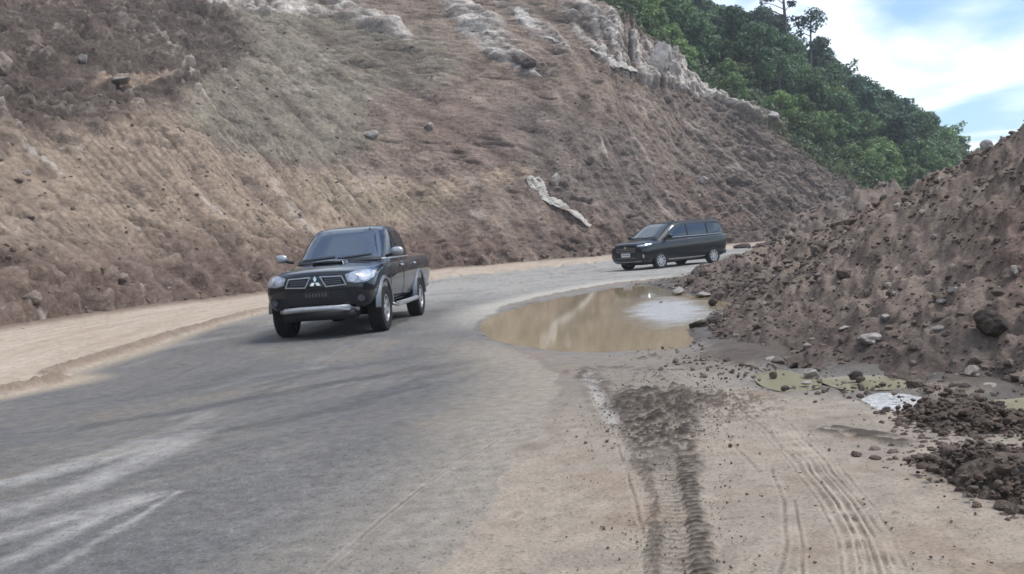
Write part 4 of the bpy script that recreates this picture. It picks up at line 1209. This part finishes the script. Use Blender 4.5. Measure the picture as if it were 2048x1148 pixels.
def decal_bm(bm, poly, axis, bvh, off=.006, thick=.014, step=.07):
    org, dr, ax = AX[axis]
    t = bmesh.new()

    def lift(p):
        if ax == 0: return Vector((org.x, p[0], p[1]))
        if ax == 1: return Vector((p[0], org.y, p[1]))
        return Vector((p[0], p[1], org.z))
    f = t.faces.new([t.verts.new(lift(p)) for p in poly])
    bmesh.ops.triangulate(t, faces=t.faces[:])
    for _ in range(6):
        es = [e for e in t.edges if e.calc_length() > step]
        if not es: break
        bmesh.ops.subdivide_edges(t, edges=es, cuts=1); bmesh.ops.triangulate(t, faces=t.faces[:])
    outer, inner = {}, {}
    for v in t.verts:
        hit, nrm, _, _ = bvh.ray_cast(v.co, dr)
        if hit is None:
            q = v.co - org * .75 if ax else v.co
            hit, nrm, _, _ = bvh.find_nearest(Vector((v.co.x * (.4 if ax == 0 else 1), v.co.y * (.15 if ax == 1 else 1), v.co.z)))
        if nrm.dot(dr) > 0: nrm = -nrm
        outer[v] = bm.verts.new(hit + nrm * off); inner[v] = bm.verts.new(hit + nrm * (off - thick))
    t.normal_update()
    for f in t.faces:
        vs = list(f.verts)
        if f.normal.dot(dr) > 0: vs.reverse()
        try:
            bm.faces.new([outer[v] for v in vs]); bm.faces.new([inner[v] for v in reversed(vs)])
        except ValueError: pass
    for e in t.edges:
        if len(e.link_faces) == 1:
            a, b = e.verts
            try: bm.faces.new((outer[a], outer[b], inner[b], inner[a]))
            except ValueError: pass
    t.free()


def decal(name, polys, axis, bvh, mat, parent, off=.006, thick=.014, step=.07):
    bm = bmesh.new()
    if not isinstance(polys[0][0], (tuple, list)): polys = [polys]
    for p in polys: decal_bm(bm, p, axis, bvh, off, thick, step)
    bmesh.ops.recalc_face_normals(bm, faces=bm.faces[:])
    o = bm_obj(name, bm, mat, parent); auto_smooth(o, 50); return o


def strip(line, w, closed=False):
    """quads along a 2D polyline"""
    out = []; n = len(line); P = [Vector(p) for p in line]
    for i in range(n if closed else n - 1):
        a, b = P[i], P[(i + 1) % n]; d = (b - a).normalized(); q = Vector((-d.y, d.x)) * w / 2; e = d * w * .4
        out.append([tuple(a + q - e), tuple(a - q - e), tuple(b - q + e), tuple(b + q + e)])
    return out


def lathe_y(name, prof, mat, parent, seg=40, loc=(0, 0, 0)):
    """profile (radius, y) turned about the wheel axis"""
    bm = bmesh.new(); R_ = [[bm.verts.new((r * math.cos(2 * math.pi * k / seg), y, r * math.sin(2 * math.pi * k / seg))) for r, y in prof] for k in range(seg)]
    m = len(prof)
    for k in range(seg):
        a, b = R_[k], R_[(k + 1) % seg]
        for i in range(m - 1):
            if prof[i][0] < 1e-6 and prof[i + 1][0] < 1e-6: continue
            bm.faces.new((a[i], a[i + 1], b[i + 1], b[i]))
    bmesh.ops.remove_doubles(bm, verts=bm.verts[:], dist=1e-5)
    bmesh.ops.recalc_face_normals(bm, faces=bm.faces[:])
    o = bm_obj(name, bm, mat, parent); o.location = loc; auto_smooth(o, 40); return o


def wheel(parent, x, y, r, w, rim_r, spokes, sgn):
    """tyre with shoulder grooves, spoked alloy rim and hub; sgn = outer side"""
    h = empty('wheel', (x, y, r)); h.parent = parent
    tw = w / 2; prof = [(rim_r, -tw * .80), (rim_r + .02, -tw * .95), (r * .86, -tw), (r * .955, -tw * .93), (r * .985, -tw * .8)]
    for k in (-.55, -.18, .18, .55): prof += [(r, tw * (k - .13)), (r, tw * (k + .09)), (r * .975, tw * (k + .11)), (r * .975, tw * (k + .15))]
    prof += [(r * .985, tw * .8), (r * .955, tw * .93), (r * .86, tw), (rim_r + .02, tw * .95), (rim_r, tw * .80), (rim_r * .95, 0), (rim_r, -tw * .80)]
    lathe_y('tyre', prof, M['rubber'], h, 44)
    bm = bmesh.new()
    yo = sgn * tw * .80

    def ringpart(pr, seg=40):
        R_ = [[bm.verts.new((q * math.cos(2 * math.pi * k / seg), yy, q * math.sin(2 * math.pi * k / seg))) for q, yy in pr] for k in range(seg)]
        for k in range(seg):
            for i in range(len(pr) - 1): bm.faces.new((R_[k][i], R_[k][i + 1], R_[(k + 1) % seg][i + 1], R_[(k + 1) % seg][i]))
    ringpart([(rim_r * 1.03, yo * .98), (rim_r * 1.03, yo * 1.08), (rim_r * .93, yo * 1.06), (rim_r * .88, yo * .8), (rim_r * .86, -yo * .4)])
    ringpart([(.001, yo * .95), (rim_r * .20, yo * .98), (rim_r * .27, yo * .85), (rim_r * .27, yo * .4)])
    for k in range(spokes):
        a = 2 * math.pi * k / spokes + .3; ca, sa = math.cos(a), math.sin(a)
        def P(rr, tt, yy): return bm.verts.new((rr * ca - tt * sa, yy, rr * sa + tt * ca))
        w0, w1 = rim_r * .17, rim_r * .13
        v = [P(rim_r * .2, -w0, yo * .9), P(rim_r * .2, w0, yo * .9), P(rim_r * .92, w1, yo * .98), P(rim_r * .92, -w1, yo * .98), P(rim_r * .2, -w0, yo * .55), P(rim_r * .2, w0, yo * .55), P(rim_r * .92, w1, yo * .7), P(rim_r * .92, -w1, yo * .7)]
        for q in ((0, 1, 2, 3), (7, 6, 5, 4), (0, 4, 5, 1), (1, 5, 6, 2), (2, 6, 7, 3), (3, 7, 4, 0)): bm.faces.new([v[i] for i in q])
    bmesh.ops.recalc_face_normals(bm, faces=bm.faces[:])
    o = bm_obj('rim', bm, M['alloy'], h); auto_smooth(o, 35)
    lathe_y('brake_disc', [(.001, sgn * tw * .25), (rim_r * .80, sgn * tw * .25), (rim_r * .80, sgn * tw * .1), (.001, sgn * tw * .1)], M['trim'], h, 28)
    return h


def cut(o, boxes):
    """cut cylinders / boxes out of a body"""
    tmp = []
    for kind, a in boxes:
        bm = bmesh.new()
        if kind == 'cyl':
            x, y0, y1, z, r = a
            bmesh.ops.create_cone(bm, cap_ends=True, segments=40, radius1=r, radius2=r, depth=abs(y1 - y0), matrix=Matrix.Translation((x, (y0 + y1) / 2, z)) @ Matrix.Rotation(math.pi / 2, 4, 'X'))
        else:
            (x0, x1, y0, y1, z0, z1) = a
            bmesh.ops.create_cube(bm, size=1, matrix=Matrix.Translation(((x0 + x1) / 2, (y0 + y1) / 2, (z0 + z1) / 2)) @ Matrix.Diagonal((x1 - x0, y1 - y0, z1 - z0, 1)))
        c = bm_obj('cutter', bm, M['trim']); tmp.append(c)
        m = o.modifiers.new('b', 'BOOLEAN'); m.operation = 'DIFFERENCE'; m.solver = 'EXACT'; m.object = c
    apply_mods(o)
    for c in tmp: bpy.data.objects.remove(c)
    auto_smooth(o, 32)


def ellipsoid(name, c, r, mat, parent, flat_front=0.0, sub=3):
    bm = bmesh.new(); bmesh.ops.create_icosphere(bm, subdivisions=sub, radius=1)
    for v in bm.verts:
        p = v.co; p = Vector((math.copysign(abs(p.x) ** .75, p.x), math.copysign(abs(p.y) ** .8, p.y), math.copysign(abs(p.z) ** .85, p.z)))
        v.co = Vector(c) + Vector((p.x * r[0], p.y * r[1], p.z * r[2]))
    return bm_obj(name, bm, mat, parent)


def tube(name, pts, r, mat, parent, seg=8):
    bm = bmesh.new(); limb(bm, pts, r, r, seg); bm.faces.new([v for v in bm.verts[:seg]][::-1])
    bmesh.ops.recalc_face_normals(bm, faces=bm.faces[:]); return bm_obj(name, bm, mat, parent)


def box(name, x0, x1, y0, y1, z0, z1, mat, parent, bev=.015):
    bm = bmesh.new(); bmesh.ops.create_cube(bm, size=1, matrix=Matrix.Translation(((x0 + x1) / 2, (y0 + y1) / 2, (z0 + z1) / 2)) @ Matrix.Diagonal((x1 - x0, y1 - y0, z1 - z0, 1)))
    bmesh.ops.bevel(bm, geom=bm.edges[:], offset=bev, segments=2, affect='EDGES'); return bm_obj(name, bm, mat, parent)


def arch_flare(name, x, z, r0, r1, yb, yo, a0, a1, mat, parent, sgn):
    """wide wheel arch lip swept round the opening"""
    bm = bmesh.new(); n = 26; rows = []
    for k in range(n + 1):
        a = math.radians(a0 + (a1 - a0) * k / n); ca, sa = math.cos(a), math.sin(a); tp = 1 - .25 * abs(k / n - .5)
        prof = [(r0, yb), (r0, yo), (r0 + (r1 - r0) * .35, yo + .012), (r0 + (r1 - r0) * .8, yo - .03), (r1, yb)]
        rows.append([bm.verts.new((x + q * ca, sgn * yy, z + q * sa)) for q, yy in prof])
    for a, b in zip(rows, rows[1:]):
        for i in range(4): bm.faces.new((a[i], a[i + 1], b[i + 1], b[i]))
    bm.faces.new(rows[0]); bm.faces.new(rows[-1][::-1])
    bmesh.ops.recalc_face_normals(bm, faces=bm.faces[:]); o = bm_obj(name, bm, mat, parent); auto_smooth(o, 40); return o


def mirror_pts(p): return [(-a, b) for a, b in p]


def illegible(name, plate_w, plate_h, bvh, cy, cz, mat, parent, n=8, off=.012):
    """plate characters too blurred in the photo to read: a row of small uneven strokes"""
    g = random.Random(4); polys = []
    for k in range(n):
        x = cy - plate_w * .40 + plate_w * .80 * k / (n - 1); h = plate_h * g.uniform(.20, .28); w = plate_w * .030
        polys.append([(x - w, cz - h), (x + w, cz - h), (x + w, cz + h), (x - w, cz + h)])
    return decal(name, polys, 'x+', bvh, mat, parent, off, .008, .2)


# ---------------------------------------------------------------- pickup truck
def build_pickup(loc, yaw):
    t = empty('pickup_truck', loc, yaw)
    tag(t, 'black double cab pickup truck driving towards the camera on the left', 'pickup truck')
    st = [(2.36, sec(.55, .46, .60, .66, .57, .88, .46, .98, 1.01)), (2.30, sec(.47, .68, .77, .66, .75, .90, .62, 1.01, 1.05)), (2.14, sec(.43, .80, .865, .66, .84, .92, .70, 1.04, 1.085)),
          (1.92, sec(.41, .81, .885, .68, .865, .96, .74, 1.07, 1.12)), (1.5, sec(.40, .81, .89, .70, .875, 1.0, .765, 1.10, 1.155)), (1.12, sec(.40, .81, .885, .70, .875, 1.03, .785, 1.13, 1.18)),
          (.6, sec(.40, .81, .885, .70, .88, 1.04, .81, 1.14, 1.16)), (-.3, sec(.40, .81, .885, .70, .885, 1.05, .815, 1.15, 1.16)), (-1.0, sec(.40, .81, .885, .70, .885, 1.06, .82, 1.155, 1.17)),
          (-1.40, sec(.42, .81, .89, .72, .888, 1.08, .85, 1.17, 1.18)), (-1.9, sec(.44, .81, .893, .74, .888, 1.09, .855, 1.18, 1.185)), (-2.55, sec(.46, .81, .888, .74, .88, 1.09, .85, 1.18, 1.185)),
          (-2.76, sec(.47, .80, .875, .74, .87, 1.09, .84, 1.175, 1.18)), (-2.80, sec(.50, .76, .85, .74, .845, 1.08, .82, 1.16, 1.165))]
    body = shell('body', st, M['black']); body.parent = t
    solid = bvh_of(body)
    cut(body, [('cyl', (1.5, .50, 1.1, .40, .455)), ('cyl', (1.5, -1.1, -.50, .40, .455)), ('cyl', (-1.5, .50, 1.1, .40, .455)), ('cyl', (-1.5, -1.1, -.50, .40, .455)), ('box', (-2.70, -1.46, -.74, .74, .72, 1.5))])
    cab = rings_shell('cab', [(1.10, 1.22, -1.40, .81), (1.17, 1.10, -1.40, .805), (1.28, .92, -1.37, .785), (1.40, .735, -1.33, .752), (1.52, .55, -1.26, .713), (1.62, .395, -1.18, .674), (1.685, .27, -1.09, .638), (1.725, .15, -1.0, .59), (1.75, .0, -.9, .51), (1.768, -.2, -.76, .36), (1.772, -.4, -.6, .15)], M['black'], parent=t)
    auto_smooth(cab, 40); cv = bvh_of(cab)
    ws = [(-.70, 1.185), (.70, 1.185), (.685, 1.28), (.645, 1.42), (.59, 1.56), (.545, 1.665), (.3, 1.685), (0, 1.69), (-.3, 1.685), (-.545, 1.665), (-.59, 1.56), (-.645, 1.42), (-.685, 1.28)]
    decal('windshield', ws, 'x+', cv, M['glass'], t, .006, .012, .06)
    decal('cowl', [(-.72, 1.150), (.72, 1.150), (.70, 1.195), (-.70, 1.195)], 'x+', cv, M['trim'], t, .014, .02)
    decal('wiper', strip([(-.60, 1.205), (-.05, 1.235)], .022), 'x+', cv, M['trim'], t, .022, .014)
    decal('wiper', strip([(.02, 1.205), (.55, 1.245)], .022), 'x+', cv, M['trim'], t, .022, .014)
    decal('rear_window', [(-.60, 1.22), (.60, 1.22), (.55, 1.58), (-.55, 1.58)], 'x-', cv, M['sglass'], t)
    for sg, ax in ((1, 'y+'), (-1, 'y-')):
        fd = [(.99, .50), (.03, .50), (.0, .60), (-.02, 1.13), (.99, 1.11), (1.02, .95)]
        rd = [(-.04, .50), (-.80, .50), (-.98, .75), (-1.16, .98), (-1.30, 1.145), (-.07, 1.135), (-.05, .60)]
        for dp, hx, gl in ((fd, .12, [(.90, 1.20), (.64, 1.40), (.40, 1.57), (.33, 1.61), (-.02, 1.645), (-.02, 1.19)]), (rd, -1.02, [(-.10, 1.19), (-.10, 1.645), (-.62, 1.635), (-.88, 1.58), (-1.08, 1.42), (-1.18, 1.24), (-1.14, 1.19)])):
            d = decal('door', dp, ax, solid, M['black'], t, .005, .012, .09)
            hd = ellipsoid('handle', (hx, sg * .905, 1.03), (.10, .025, .022), M['satin'], d)
            decal('window', gl, ax, cv, M['sglass'], d, .006, .012, .07)
        decal('window_trim', strip([(1.02, 1.165), (-.3, 1.172), (-1.18, 1.178)], .022), ax, cv, M['satin'], t, .010, .016)
        # mirrors
        m = ellipsoid('side_mirror', (.90, sg * 1.00, 1.275), (.06, .105, .072), M['satin'], t)
        tube('mirror_arm', [(.88, sg * .80, 1.20), (.89, sg * .88, 1.22), (.90, sg * .95, 1.24)], .028, M['trim'], m)
        ellipsoid('mirror_glass', (.855, sg * 1.00, 1.275), (.03, .088, .06), M['sglass'], m)
        # lamps
        hl = decal('headlight', mirror_pts([(-.50, .86), (-.47, .97), (-.60, 1.005), (-.76, 1.02), (-.835, .98), (-.845, .90), (-.78, .845), (-.62, .835)]) if sg > 0 else [(-.50, .86), (-.47, .97), (-.60, 1.005), (-.76, 1.02), (-.835, .98), (-.845, .90), (-.78, .845), (-.62, .835)], 'x+', solid, M['lensgrey'], t, .010, .02, .04)
        for (yy, zz, rr) in ((.58, .918, .062), (.735, .93, .072)):
            decal('lamp', [(sg * yy + rr * math.cos(a * .449), zz + rr * math.sin(a * .449)) for a in range(14)], 'x+', solid, M['lens'], hl, .018, .012, .05)
        fl = decal('fog_lamp', [(sg * .68 + .085 * math.cos(a * .449), .60 + .075 * math.sin(a * .449)) for a in range(14)], 'x+', solid, M['trim'], t, .008, .02, .05)
        decal('lens', [(sg * .68 + .05 * math.cos(a * .449), .60 + .05 * math.sin(a * .449)) for a in range(14)], 'x+', solid, M['lensdark'], fl, .016, .012, .05)
        # flares, side step, wheels, tail lamp
        arch_flare('wheel_arch', 1.5, .40, .445, .530, .84, .900, 2, 176, M['silver'], t, sg)
        arch_flare('wheel_arch', -1.5, .42, .445, .530, .84, .900, 2, 180, M['silver'], t, sg)
        tube('side_step', [(.98, sg * .84, .40), (.9, sg * .93, .385), (0, sg * .95, .385), (-.85, sg * .93, .385), (-.95, sg * .84, .40)], .042, M['satin'], t)
        for x in (1.5, -1.5): wheel(t, x, sg * .775, .37, .255, .215, 6, sg)
        decal('tail_light', [(sg * .70, .82), (sg * .84, .82), (sg * .84, 1.10), (sg * .70, 1.10)] if sg > 0 else [(-.84, .82), (-.70, .82), (-.70, 1.10), (-.84, 1.10)], 'x-', solid, M['red'], t)
    # nose
    gr = decal('grille', [[(-.47, .825), (-.41, .945), (-.085, .955), (-.165, .81)], [(.47, .825), (.41, .945), (.085, .955), (.165, .81)]], 'x+', solid, M['trim'], t, .006, .02, .05)
    fr = [(-.475, .822), (-.415, .950), (-.08, .960), (-.165, .807)]
    decal('grille_frame', strip(fr, .015, True) + strip(mirror_pts(fr), .015, True), 'x+', solid, M['satin'], gr, .016, .02, .05)
    for z in (.855, .885, .915):
        for sg in (1, -1): decal('grille_slat', strip([(sg * .15, z), (sg * .40, z)], .008), 'x+', solid, M['silver'], gr, .011, .01, .08)
    em = []
    for a in (90, 210, 330):
        c, s = math.cos(math.radians(a)), math.sin(math.radians(a)); L_, w_ = .098, .027
        em.append([(0 + 0.004 * c, .878 + .004 * s), (c * L_ / 2 - s * w_, .878 + s * L_ / 2 + c * w_), (c * L_, .878 + s * L_), (c * L_ / 2 + s * w_, .878 + s * L_ / 2 - c * w_)])
    decal('emblem', em, 'x+', solid, M['chrome'], t, .022, .02, .06)
    decal('air_intake', [(-.50, .60), (-.46, .735), (.46, .735), (.50, .60), (.44, .535), (-.44, .535)], 'x+', solid, M['trim'], t, .004, .02, .06)
    pl = decal('number_plate', [(-.20, .625), (.20, .625), (.20, .745), (-.20, .745)], 'x+', solid, M['plateblack'], t, .014, .02, .1)
    illegible('plate_marks', .38, .12, solid, 0, .685, M['platemark'], pl, 7, .018)
    bm = bmesh.new(); limb(bm, [(2.22, -.60, .44), (2.37, -.50, .465), (2.42, -.25, .475), (2.43, 0, .475), (2.42, .25, .475), (2.37, .50, .465), (2.22, .60, .44)], .042, .042, 10)
    for v in bm.verts: v.co.z = .47 + (v.co.z - .47) * 1.05
    bm_obj('bull_bar', bm, M['satin'], t)
    box('skid_plate', 1.95, 2.33, -.56, .56, .29, .44, M['trim'], t)
    box('underbody', -2.4, 1.95, -.48, .48, .30, .46, M['trim'], t)
    for x in (1.5, -1.5): tube('axle', [(x, -.72, .36), (x, 0, .34), (x, .72, .36)], .07, M['trim'], t)
    # bonnet scoop
    bm = bmesh.new(); P = []
    for x, z, hw, hh in ((1.60, 1.146, .26, .036), (1.58, 1.148, .28, .044), (1.35, 1.164, .29, .038), (1.15, 1.176, .26, .012)):
        P.append([bm.verts.new((x, y, z + h)) for y, h in ((-hw, -.03), (-hw * .93, hh * .8), (-hw * .7, hh), (0, hh + .012), (hw * .7, hh), (hw * .93, hh * .8), (hw, -.03))])
    for a, b in zip(P, P[1:]):
        for i in range(6): bm.faces.new((a[i], a[i + 1], b[i + 1], b[i]))
    bmesh.ops.recalc_face_normals(bm, faces=bm.faces[:]); sc = bm_obj('bonnet_scoop', bm, M['black'], t); 
    box('scoop_mouth', 1.50, 1.592, -.245, .245, 1.14, 1.185, M['trim'], sc, .01)
    box('rear_bumper', -2.93, -2.74, -.80, .80, .50, .64, M['satin'], t, .03)
    bed = box('bed_liner', -2.69, -1.47, -.735, .735, .725, .76, M['trim'], t, .01)
    # sport bar behind the cab
    tube('roll_bar', [(-1.62, -.72, 1.16), (-1.66, -.66, 1.42), (-1.66, -.45, 1.50), (-1.66, .45, 1.50), (-1.66, .66, 1.42), (-1.62, .72, 1.16)], .03, M['trim'], t) if False else None
    decal('antenna_base', strip([(.2, .40), (.24, .40)], .03), 'z+', cv, M['trim'], t, .012, .01)
    return t


# ---------------------------------------------------------------- van
def build_van(loc, yaw):
    t = empty('minivan', loc, yaw)
    tag(t, 'black minivan with a white front plate driving round the bend farther back', 'minivan')
    st = [(2.23, sec(.36, .52, .66, .52, .63, .80, .52, .90, .93)), (2.17, sec(.28, .71, .79, .54, .765, .84, .64, .965, 1.0)), (1.99, sec(.24, .79, .85, .56, .83, .91, .70, 1.02, 1.055)),
          (1.72, sec(.22, .80, .862, .58, .845, .95, .735, 1.05, 1.085)), (1.375, sec(.22, .80, .865, .60, .85, .95, .745, 1.04, 1.08)), (1.05, sec(.22, .80, .865, .60, .852, .98, .77, 1.06, 1.10)),
          (.5, sec(.22, .80, .865, .60, .855, 1.0, .80, 1.07, 1.09)), (-.5, sec(.22, .80, .865, .60, .858, 1.02, .81, 1.09, 1.10)), (-1.4, sec(.23, .80, .865, .60, .858, 1.04, .81, 1.10, 1.11)),
          (-1.9, sec(.26, .79, .855, .62, .85, 1.05, .80, 1.11, 1.12)), (-2.14, sec(.30, .75, .82, .64, .82, 1.05, .78, 1.11, 1.12)), (-2.20, sec(.36, .66, .76, .66, .77, 1.03, .72, 1.09, 1.10))]
    body = shell('body', st, M['vanblack']); body.parent = t; solid = bvh_of(body)
    cut(body, [('cyl', (x, a, b, .33, .375)) for x in (1.375, -1.375) for a, b in ((.52, 1.1), (-1.1, -.52))])
    cab = rings_shell('upper_body', [(1.02, 1.60, -2.19, .81), (1.10, 1.47, -2.19, .805), (1.22, 1.29, -2.18, .785), (1.36, 1.08, -2.165, .755), (1.48, .90, -2.145, .725), (1.57, .75, -2.115, .695), (1.625, .63, -2.08, .665), (1.66, .48, -2.03, .62), (1.685, .22, -1.94, .54), (1.70, -.1, -1.75, .36), (1.703, -.6, -1.4, .15)], M['vanroof'], parent=t, ex=7, bow=.16)
    auto_smooth(cab, 40); cv = bvh_of(cab)
    ws = [(-.66, 1.12), (.66, 1.12), (.645, 1.22), (.61, 1.38), (.575, 1.52), (.55, 1.59), (.3, 1.615), (0, 1.62), (-.3, 1.615), (-.55, 1.59), (-.575, 1.52), (-.61, 1.38), (-.645, 1.22)]
    decal('windshield', ws, 'x+', cv, M['vanglass'], t, .006, .012, .07)
    decal('wiper', strip([(-.58, 1.135), (.0, 1.165)], .02) + strip([(.05, 1.135), (.55, 1.165)], .02), 'x+', cv, M['trim'], t, .02, .014)
    decal('rear_window', [(-.62, 1.16), (.62, 1.16), (.58, 1.52), (-.58, 1.52)], 'x-', cv, M['sglass'], t)
    for sg, ax in ((1, 'y+'), (-1, 'y-')):
        fd = [(.98, .34), (.98, .80), (.90, 1.06), (-.06, 1.075), (-.06, .34)]
        rd = [(-.10, .34), (-.10, 1.075), (-1.20, 1.085), (-1.22, .88), (-1.02, .72), (-.90, .34)]
        for dp, hx, gl in ((fd, .10, [(.98, 1.14), (.80, 1.33), (.65, 1.46), (.54, 1.54), (-.03, 1.56), (-.03, 1.14)]), (rd, -1.02, [(-.11, 1.14), (-.11, 1.555), (-.95, 1.56), (-1.10, 1.54), (-1.10, 1.15)])):
            d = decal('door', dp, ax, solid, M['vanblack'], t, .004, .012, .1)
            ellipsoid('handle', (hx, sg * .875, .94), (.10, .022, .02), M['vanblack'], d)
            decal('window', gl, ax, cv, M['sglass'], d, .006, .012, .08)
        decal('quarter_window', [(-1.18, 1.155), (-1.18, 1.54), (-1.80, 1.52), (-1.98, 1.42), (-2.03, 1.22), (-1.95, 1.165)], ax, cv, M['sglass'], t, .006, .012, .08)
        decal('belt_trim', strip([(.95, 1.112), (0, 1.118), (-1.2, 1.124), (-2.0, 1.135)], .018), ax, cv, M['satin'], t, .009, .014)
        decal('sill_trim', strip([(.95, .335), (0, .325), (-.92, .335)], .035), ax, solid, M['satin'], t, .010, .014)
        m = ellipsoid('side_mirror', (1.00, sg * .965, 1.17), (.075, .115, .075), M['vanblack'], t)
        tube('mirror_arm', [(1.04, sg * .79, 1.10), (1.02, sg * .86, 1.12), (1.01, sg * .92, 1.14)], .025, M['trim'], m)
        hl = [(.50, .865), (.56, .925), (.70, .945), (.815, .955), (.83, .905), (.78, .845), (.62, .835)]
        if sg < 0: hl = mirror_pts(hl)
        h = decal('headlight', hl, 'x+', solid, M['lensdark'], t, .010, .02, .04)
        decal('lamp', strip([(sg * .56, .89), (sg * .78, .90)], .04), 'x+', solid, M['lens'], h, .016, .012, .05)
        f = decal('fog_lamp', [(sg * .64, .40), (sg * .78, .44), (sg * .79, .60), (sg * .72, .62)][::sg], 'x+', solid, M['trim'], t, .008, .02, .05)
        decal('lens', strip([(sg * .755, .47), (sg * .765, .57)], .03), 'x+', solid, M['lens'], f, .014, .012, .05)
        for x in (1.375, -1.375): wheel(t, x, sg * .765, .315, .20, .205, 8, sg)
        tl = [(.70, .90), (.80, .90), (.78, 1.10), (.68, 1.10)]
        decal('tail_light', tl if sg > 0 else mirror_pts(tl), 'x-', solid, M['red'], t)
    gr = decal('grille', [(-.50, .86), (-.55, .64), (-.46, .43), (.46, .43), (.55, .64), (.50, .86), (.2, .875), (-.2, .875)], 'x+', solid, M['trim'], t, .005, .02, .06)
    for z in (.47, .69, .75, .81): decal('grille_slat', strip([(-.46, z), (.46, z)], .012), 'x+', solid, M['satin'], gr, .009, .012, .08)
    decal('emblem', [[(.065 * math.cos(a * .5236), .835 + .045 * math.sin(a * .5236)) for a in range(12)]], 'x+', solid, M['chrome'], t, .016, .014, .06)
    pl = decal('number_plate', [(-.21, .51), (.21, .51), (.21, .645), (-.21, .645)], 'x+', solid, M['platewhite'], t, .016, .02, .1)
    illegible('plate_marks', .40, .12, solid, 0, .585, M['platemark'], pl, 8, .020)
    decal('bumper_lip', strip([(-.66, .345), (-.3, .33), (.3, .33), (.66, .345)], .03), 'x+', solid, M['satin'], t, .012, .02, .06)
    box('underbody', -2.0, 1.95, -.5, .5, .19, .3, M['trim'], t)
    box('rear_bumper', -2.24, -2.05, -.74, .74, .34, .52, M['vanblack'], t, .04)
    return t


build_pickup((-2.79, 16.85, 0), math.radians(-95.3))
build_van((5.77, 34.0, -.02), math.radians(-142.5)).scale = (1, 1, .955)

# ------------------------------------------------------------------ air
def build_haze():
    m = bpy.data.materials.new('haze'); m.use_nodes = True; nt = m.node_tree; nt.nodes.clear()
    o_ = nt.nodes.new('ShaderNodeOutputMaterial'); v = nt.nodes.new('ShaderNodeVolumePrincipled')
    v.inputs['Color'].default_value = (.86, .92, 1, 1); v.inputs['Density'].default_value = HAZE_D; v.inputs['Anisotropy'].default_value = .2
    nt.links.new(v.outputs[0], o_.inputs['Volume'])
    bm = bmesh.new(); x0, x1, y0, y1, z0, z1 = -300, 300, -70, 300, -16, 62
    bmesh.ops.create_cube(bm, size=1, matrix=Matrix.Translation((0, (y0 + y1) / 2, (z0 + z1) / 2)) @ Matrix.Diagonal((600, y1 - y0, z1 - z0, 1)))
    o = bm_obj('haze', bm, m, smooth_=False); tag(o, 'thin pale haze in the air', None, None, 'stuff')


HAZE_D = .0008
build_haze()
